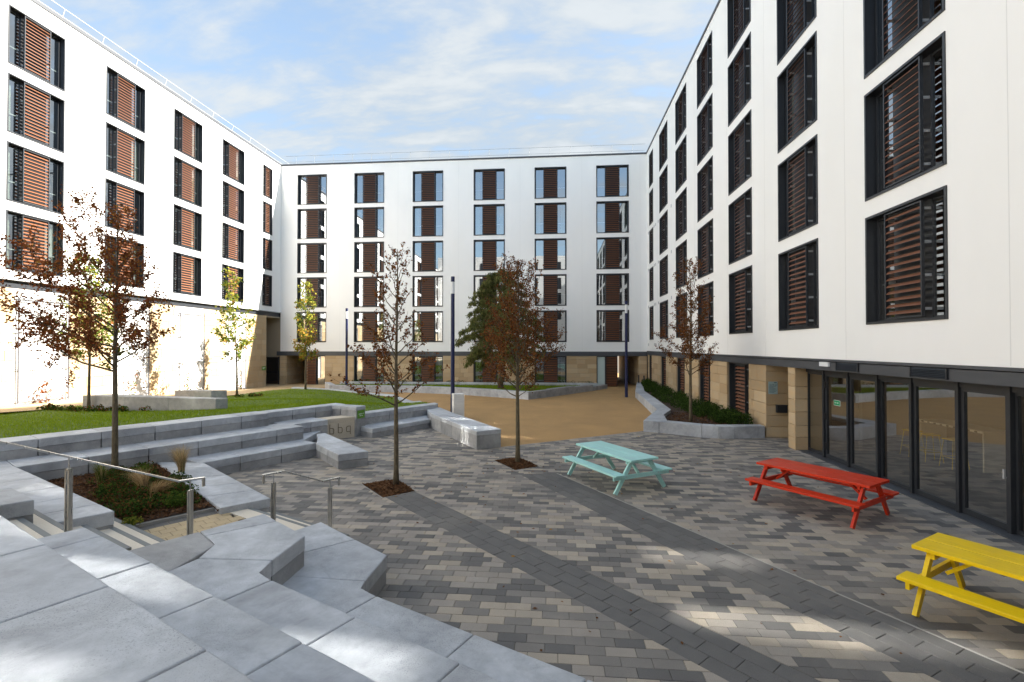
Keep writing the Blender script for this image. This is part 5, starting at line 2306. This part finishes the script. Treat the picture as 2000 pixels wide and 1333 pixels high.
s_ = thing('info_plaque', 'pale blue information plaque on the sandstone return beside the glazed doors', 'sign', (7.69, 17.735, 1.75))
m = MB()
m.box(-.155, .155, -.004, .008, -.22, .22)
m.build('panel', 'plaque_blue', s_)
m = MB()
m.box(.04, .12, -.006, -.0045, .17, .195)
for k, (a, c, hgt) in enumerate(((-.12, -.04, .02), (-.02, .03, .028), (.05, .12, .02))):
    m.box(a, c, -.006, -.0045, .09, .09 + hgt)
for k in range(8):
    m.box(-.13, [.10, .02, .08, .11, .06, .12, .09, .03][k], -.006, -.0045, .045 - k * .030, .054 - k * .030)
m.build('lettering', 'text_dark', s_)
s_ = thing('letter_box', 'dark brown letter box on the sandstone return below the blue plaque', 'letter box', (7.95, 17.735, 1.03))
m = MB()
m.box(-.17, .17, -.12, .008, -.14, .10)
m.build('body', 'frame_dark', s_)
m = MB()
m.box(-.18, .18, -.135, .008, .102, .135)
m.build('lid', 'frame_dark', s_)
s_ = thing('exit_sign', 'green fire exit sticker on the glass of the narrow glazed door', 'sign', (GX - .022, 14.12, 1.64))
m = MB()
m.box(0, .004, -.15, .15, -.075, .075)
m.build('panel', 'text_white', s_)
m = MB()
m.box(-.002, 0, -.14, .14, -.065, .065)
m.build('panel', 'exit_green', s_)
GLY = {'F': [(0, 0, 0, 1), (0, 1, .6, 1), (0, .5, .5, .5)], 'i': [(0, 0, 0, 1)], 'r': [(0, 0, 0, .65), (0, .6, .4, .65)], 'e': [(0, 0, .5, 0), (0, 0, 0, 1), (0, 1, .6, 1), (0, .5, .5, .5)], 'x': [(0, 0, .5, 1), (0, 1, .5, 0)], 't': [(.25, 0, .25, 1), (0, 1, .5, 1)]}
m = MB()
uu = .10
for chn in 'Fire exit':
    if chn != ' ':
        for a, c, d_, e_ in GLY[chn]:
            m.bar((-.003, uu - a * .022, -.018 + c * .036), (-.003, uu - d_ * .022, -.018 + e_ * .036), .006, .002, 0, (1, 0, 0))
    uu -= .012 if chn == 'i' else .024
m.build('lettering', 'text_white', s_)

for x, y_, lab in ((6.55, 38.0, 'dark slim bollard beside the passage wall, left one'), (6.8, 37.2, 'brown slim post by the planter end near the passage')):
    t_ = thing('bollard', lab, 'bollard', (x, y_, 0))
    m = MB()
    m.tube([(0, 0, 0), (0, 0, .95)], .055, 12)
    m.build('post', 'frame_dark', t_)
    m = MB()
    m.tube([(0, 0, .952), (0, 0, 1.0), (0, 0, 1.02)], [.056, .056, .035], 12)
    m.build('cap', 'frame_dark', t_)


# ------------------------------------------------------------------ picnic tables
def picnic(paint, label, loc, rz):
    t_ = thing('picnic_table', label, 'picnic table', loc, rz, 'painted picnic tables on the block paving')
    L, W, Ht = 2.10, .78, .745

    def plank(name, x0, x1, y0, y1, z0, z1):
        me = prism([(x0, y0), (x1, y0), (x1, y1), (x0, y1)], z0, z1, .006, name, paint)
        return link(name, me, t_)
    for y0, y1 in ((-W / 2, -.004), (.004, W / 2)):
        plank('tabletop_plank', -L / 2, L / 2, y0, y1, Ht - .045, Ht)
    for s in (-1, 1):
        y0, y1 = sorted((s * .52, s * .80))
        plank('seat', -L / 2, L / 2, y0, y1, .415, .455)
    for e in (-1, 1):
        x = e * (L / 2 - .15)
        for s in (-1, 1):
            m = MB()
            m.bar((x, s * .24, Ht - .047), (x, s * .70, .01), .045, .095, 0, (0, 1, 0))
            v = m.v
            m.v = [(a, b_, max(c, 0.0)) for a, b_, c in v]
            m.build('leg', paint, t_)
        m = MB()
        m.bar((x + e * .046, -.78, .372), (x + e * .046, .78, .372), .042, .085)
        m.build('seat_bearer', paint, t_)
        m = MB()
        for s in (-1, 1):
            for yy, zb in ((.455, .385), (.31, Ht - .085)):
                xb = x + e * (.068 if zb < .5 else .024)
                m.tube([(xb, s * yy, zb), (xb + e * .008, s * yy, zb)], .012, 8)
        m.build('bolts', 'bracket_metal', t_)
        m = MB()
        m.bar((x - e * .047, -.35, Ht - .085), (x - e * .047, .35, Ht - .085), .042, .075)
        m.build('top_bearer', paint, t_)
        m = MB()
        m.bar((x - e * .07, 0, .39), (x - e * .42, 0, Ht - .05), .06, .04)
        m.build('brace', paint, t_)


def table_at(p_nl, p_nr, p_far):
    """near-end top corners (left, right) and far-end left corner"""
    pass


# positions: centre of the top and direction of the long side
def place_table(paint, label, a, b_, L=2.10):
    """a, b_ = mid points of the two short sides"""
    a, b_ = Vector(a), Vector(b_)
    c = (a + b_) / 2
    d = b_ - a
    picnic(paint, label, (c.x, c.y, 0), math.atan2(d.y, d.x))


place_table('paint_turquoise', 'pale turquoise wooden picnic table standing alone near the tree pit', (.89, 12.62), (2.0, 10.80))
place_table('paint_red', 'bright red wooden picnic table in front of the glazed doors', (4.62, 10.96), (5.86, 9.28))
place_table('paint_yellow', 'yellow wooden picnic table cut by the right edge of the frame', (4.74, 6.66), (5.95, 4.93))
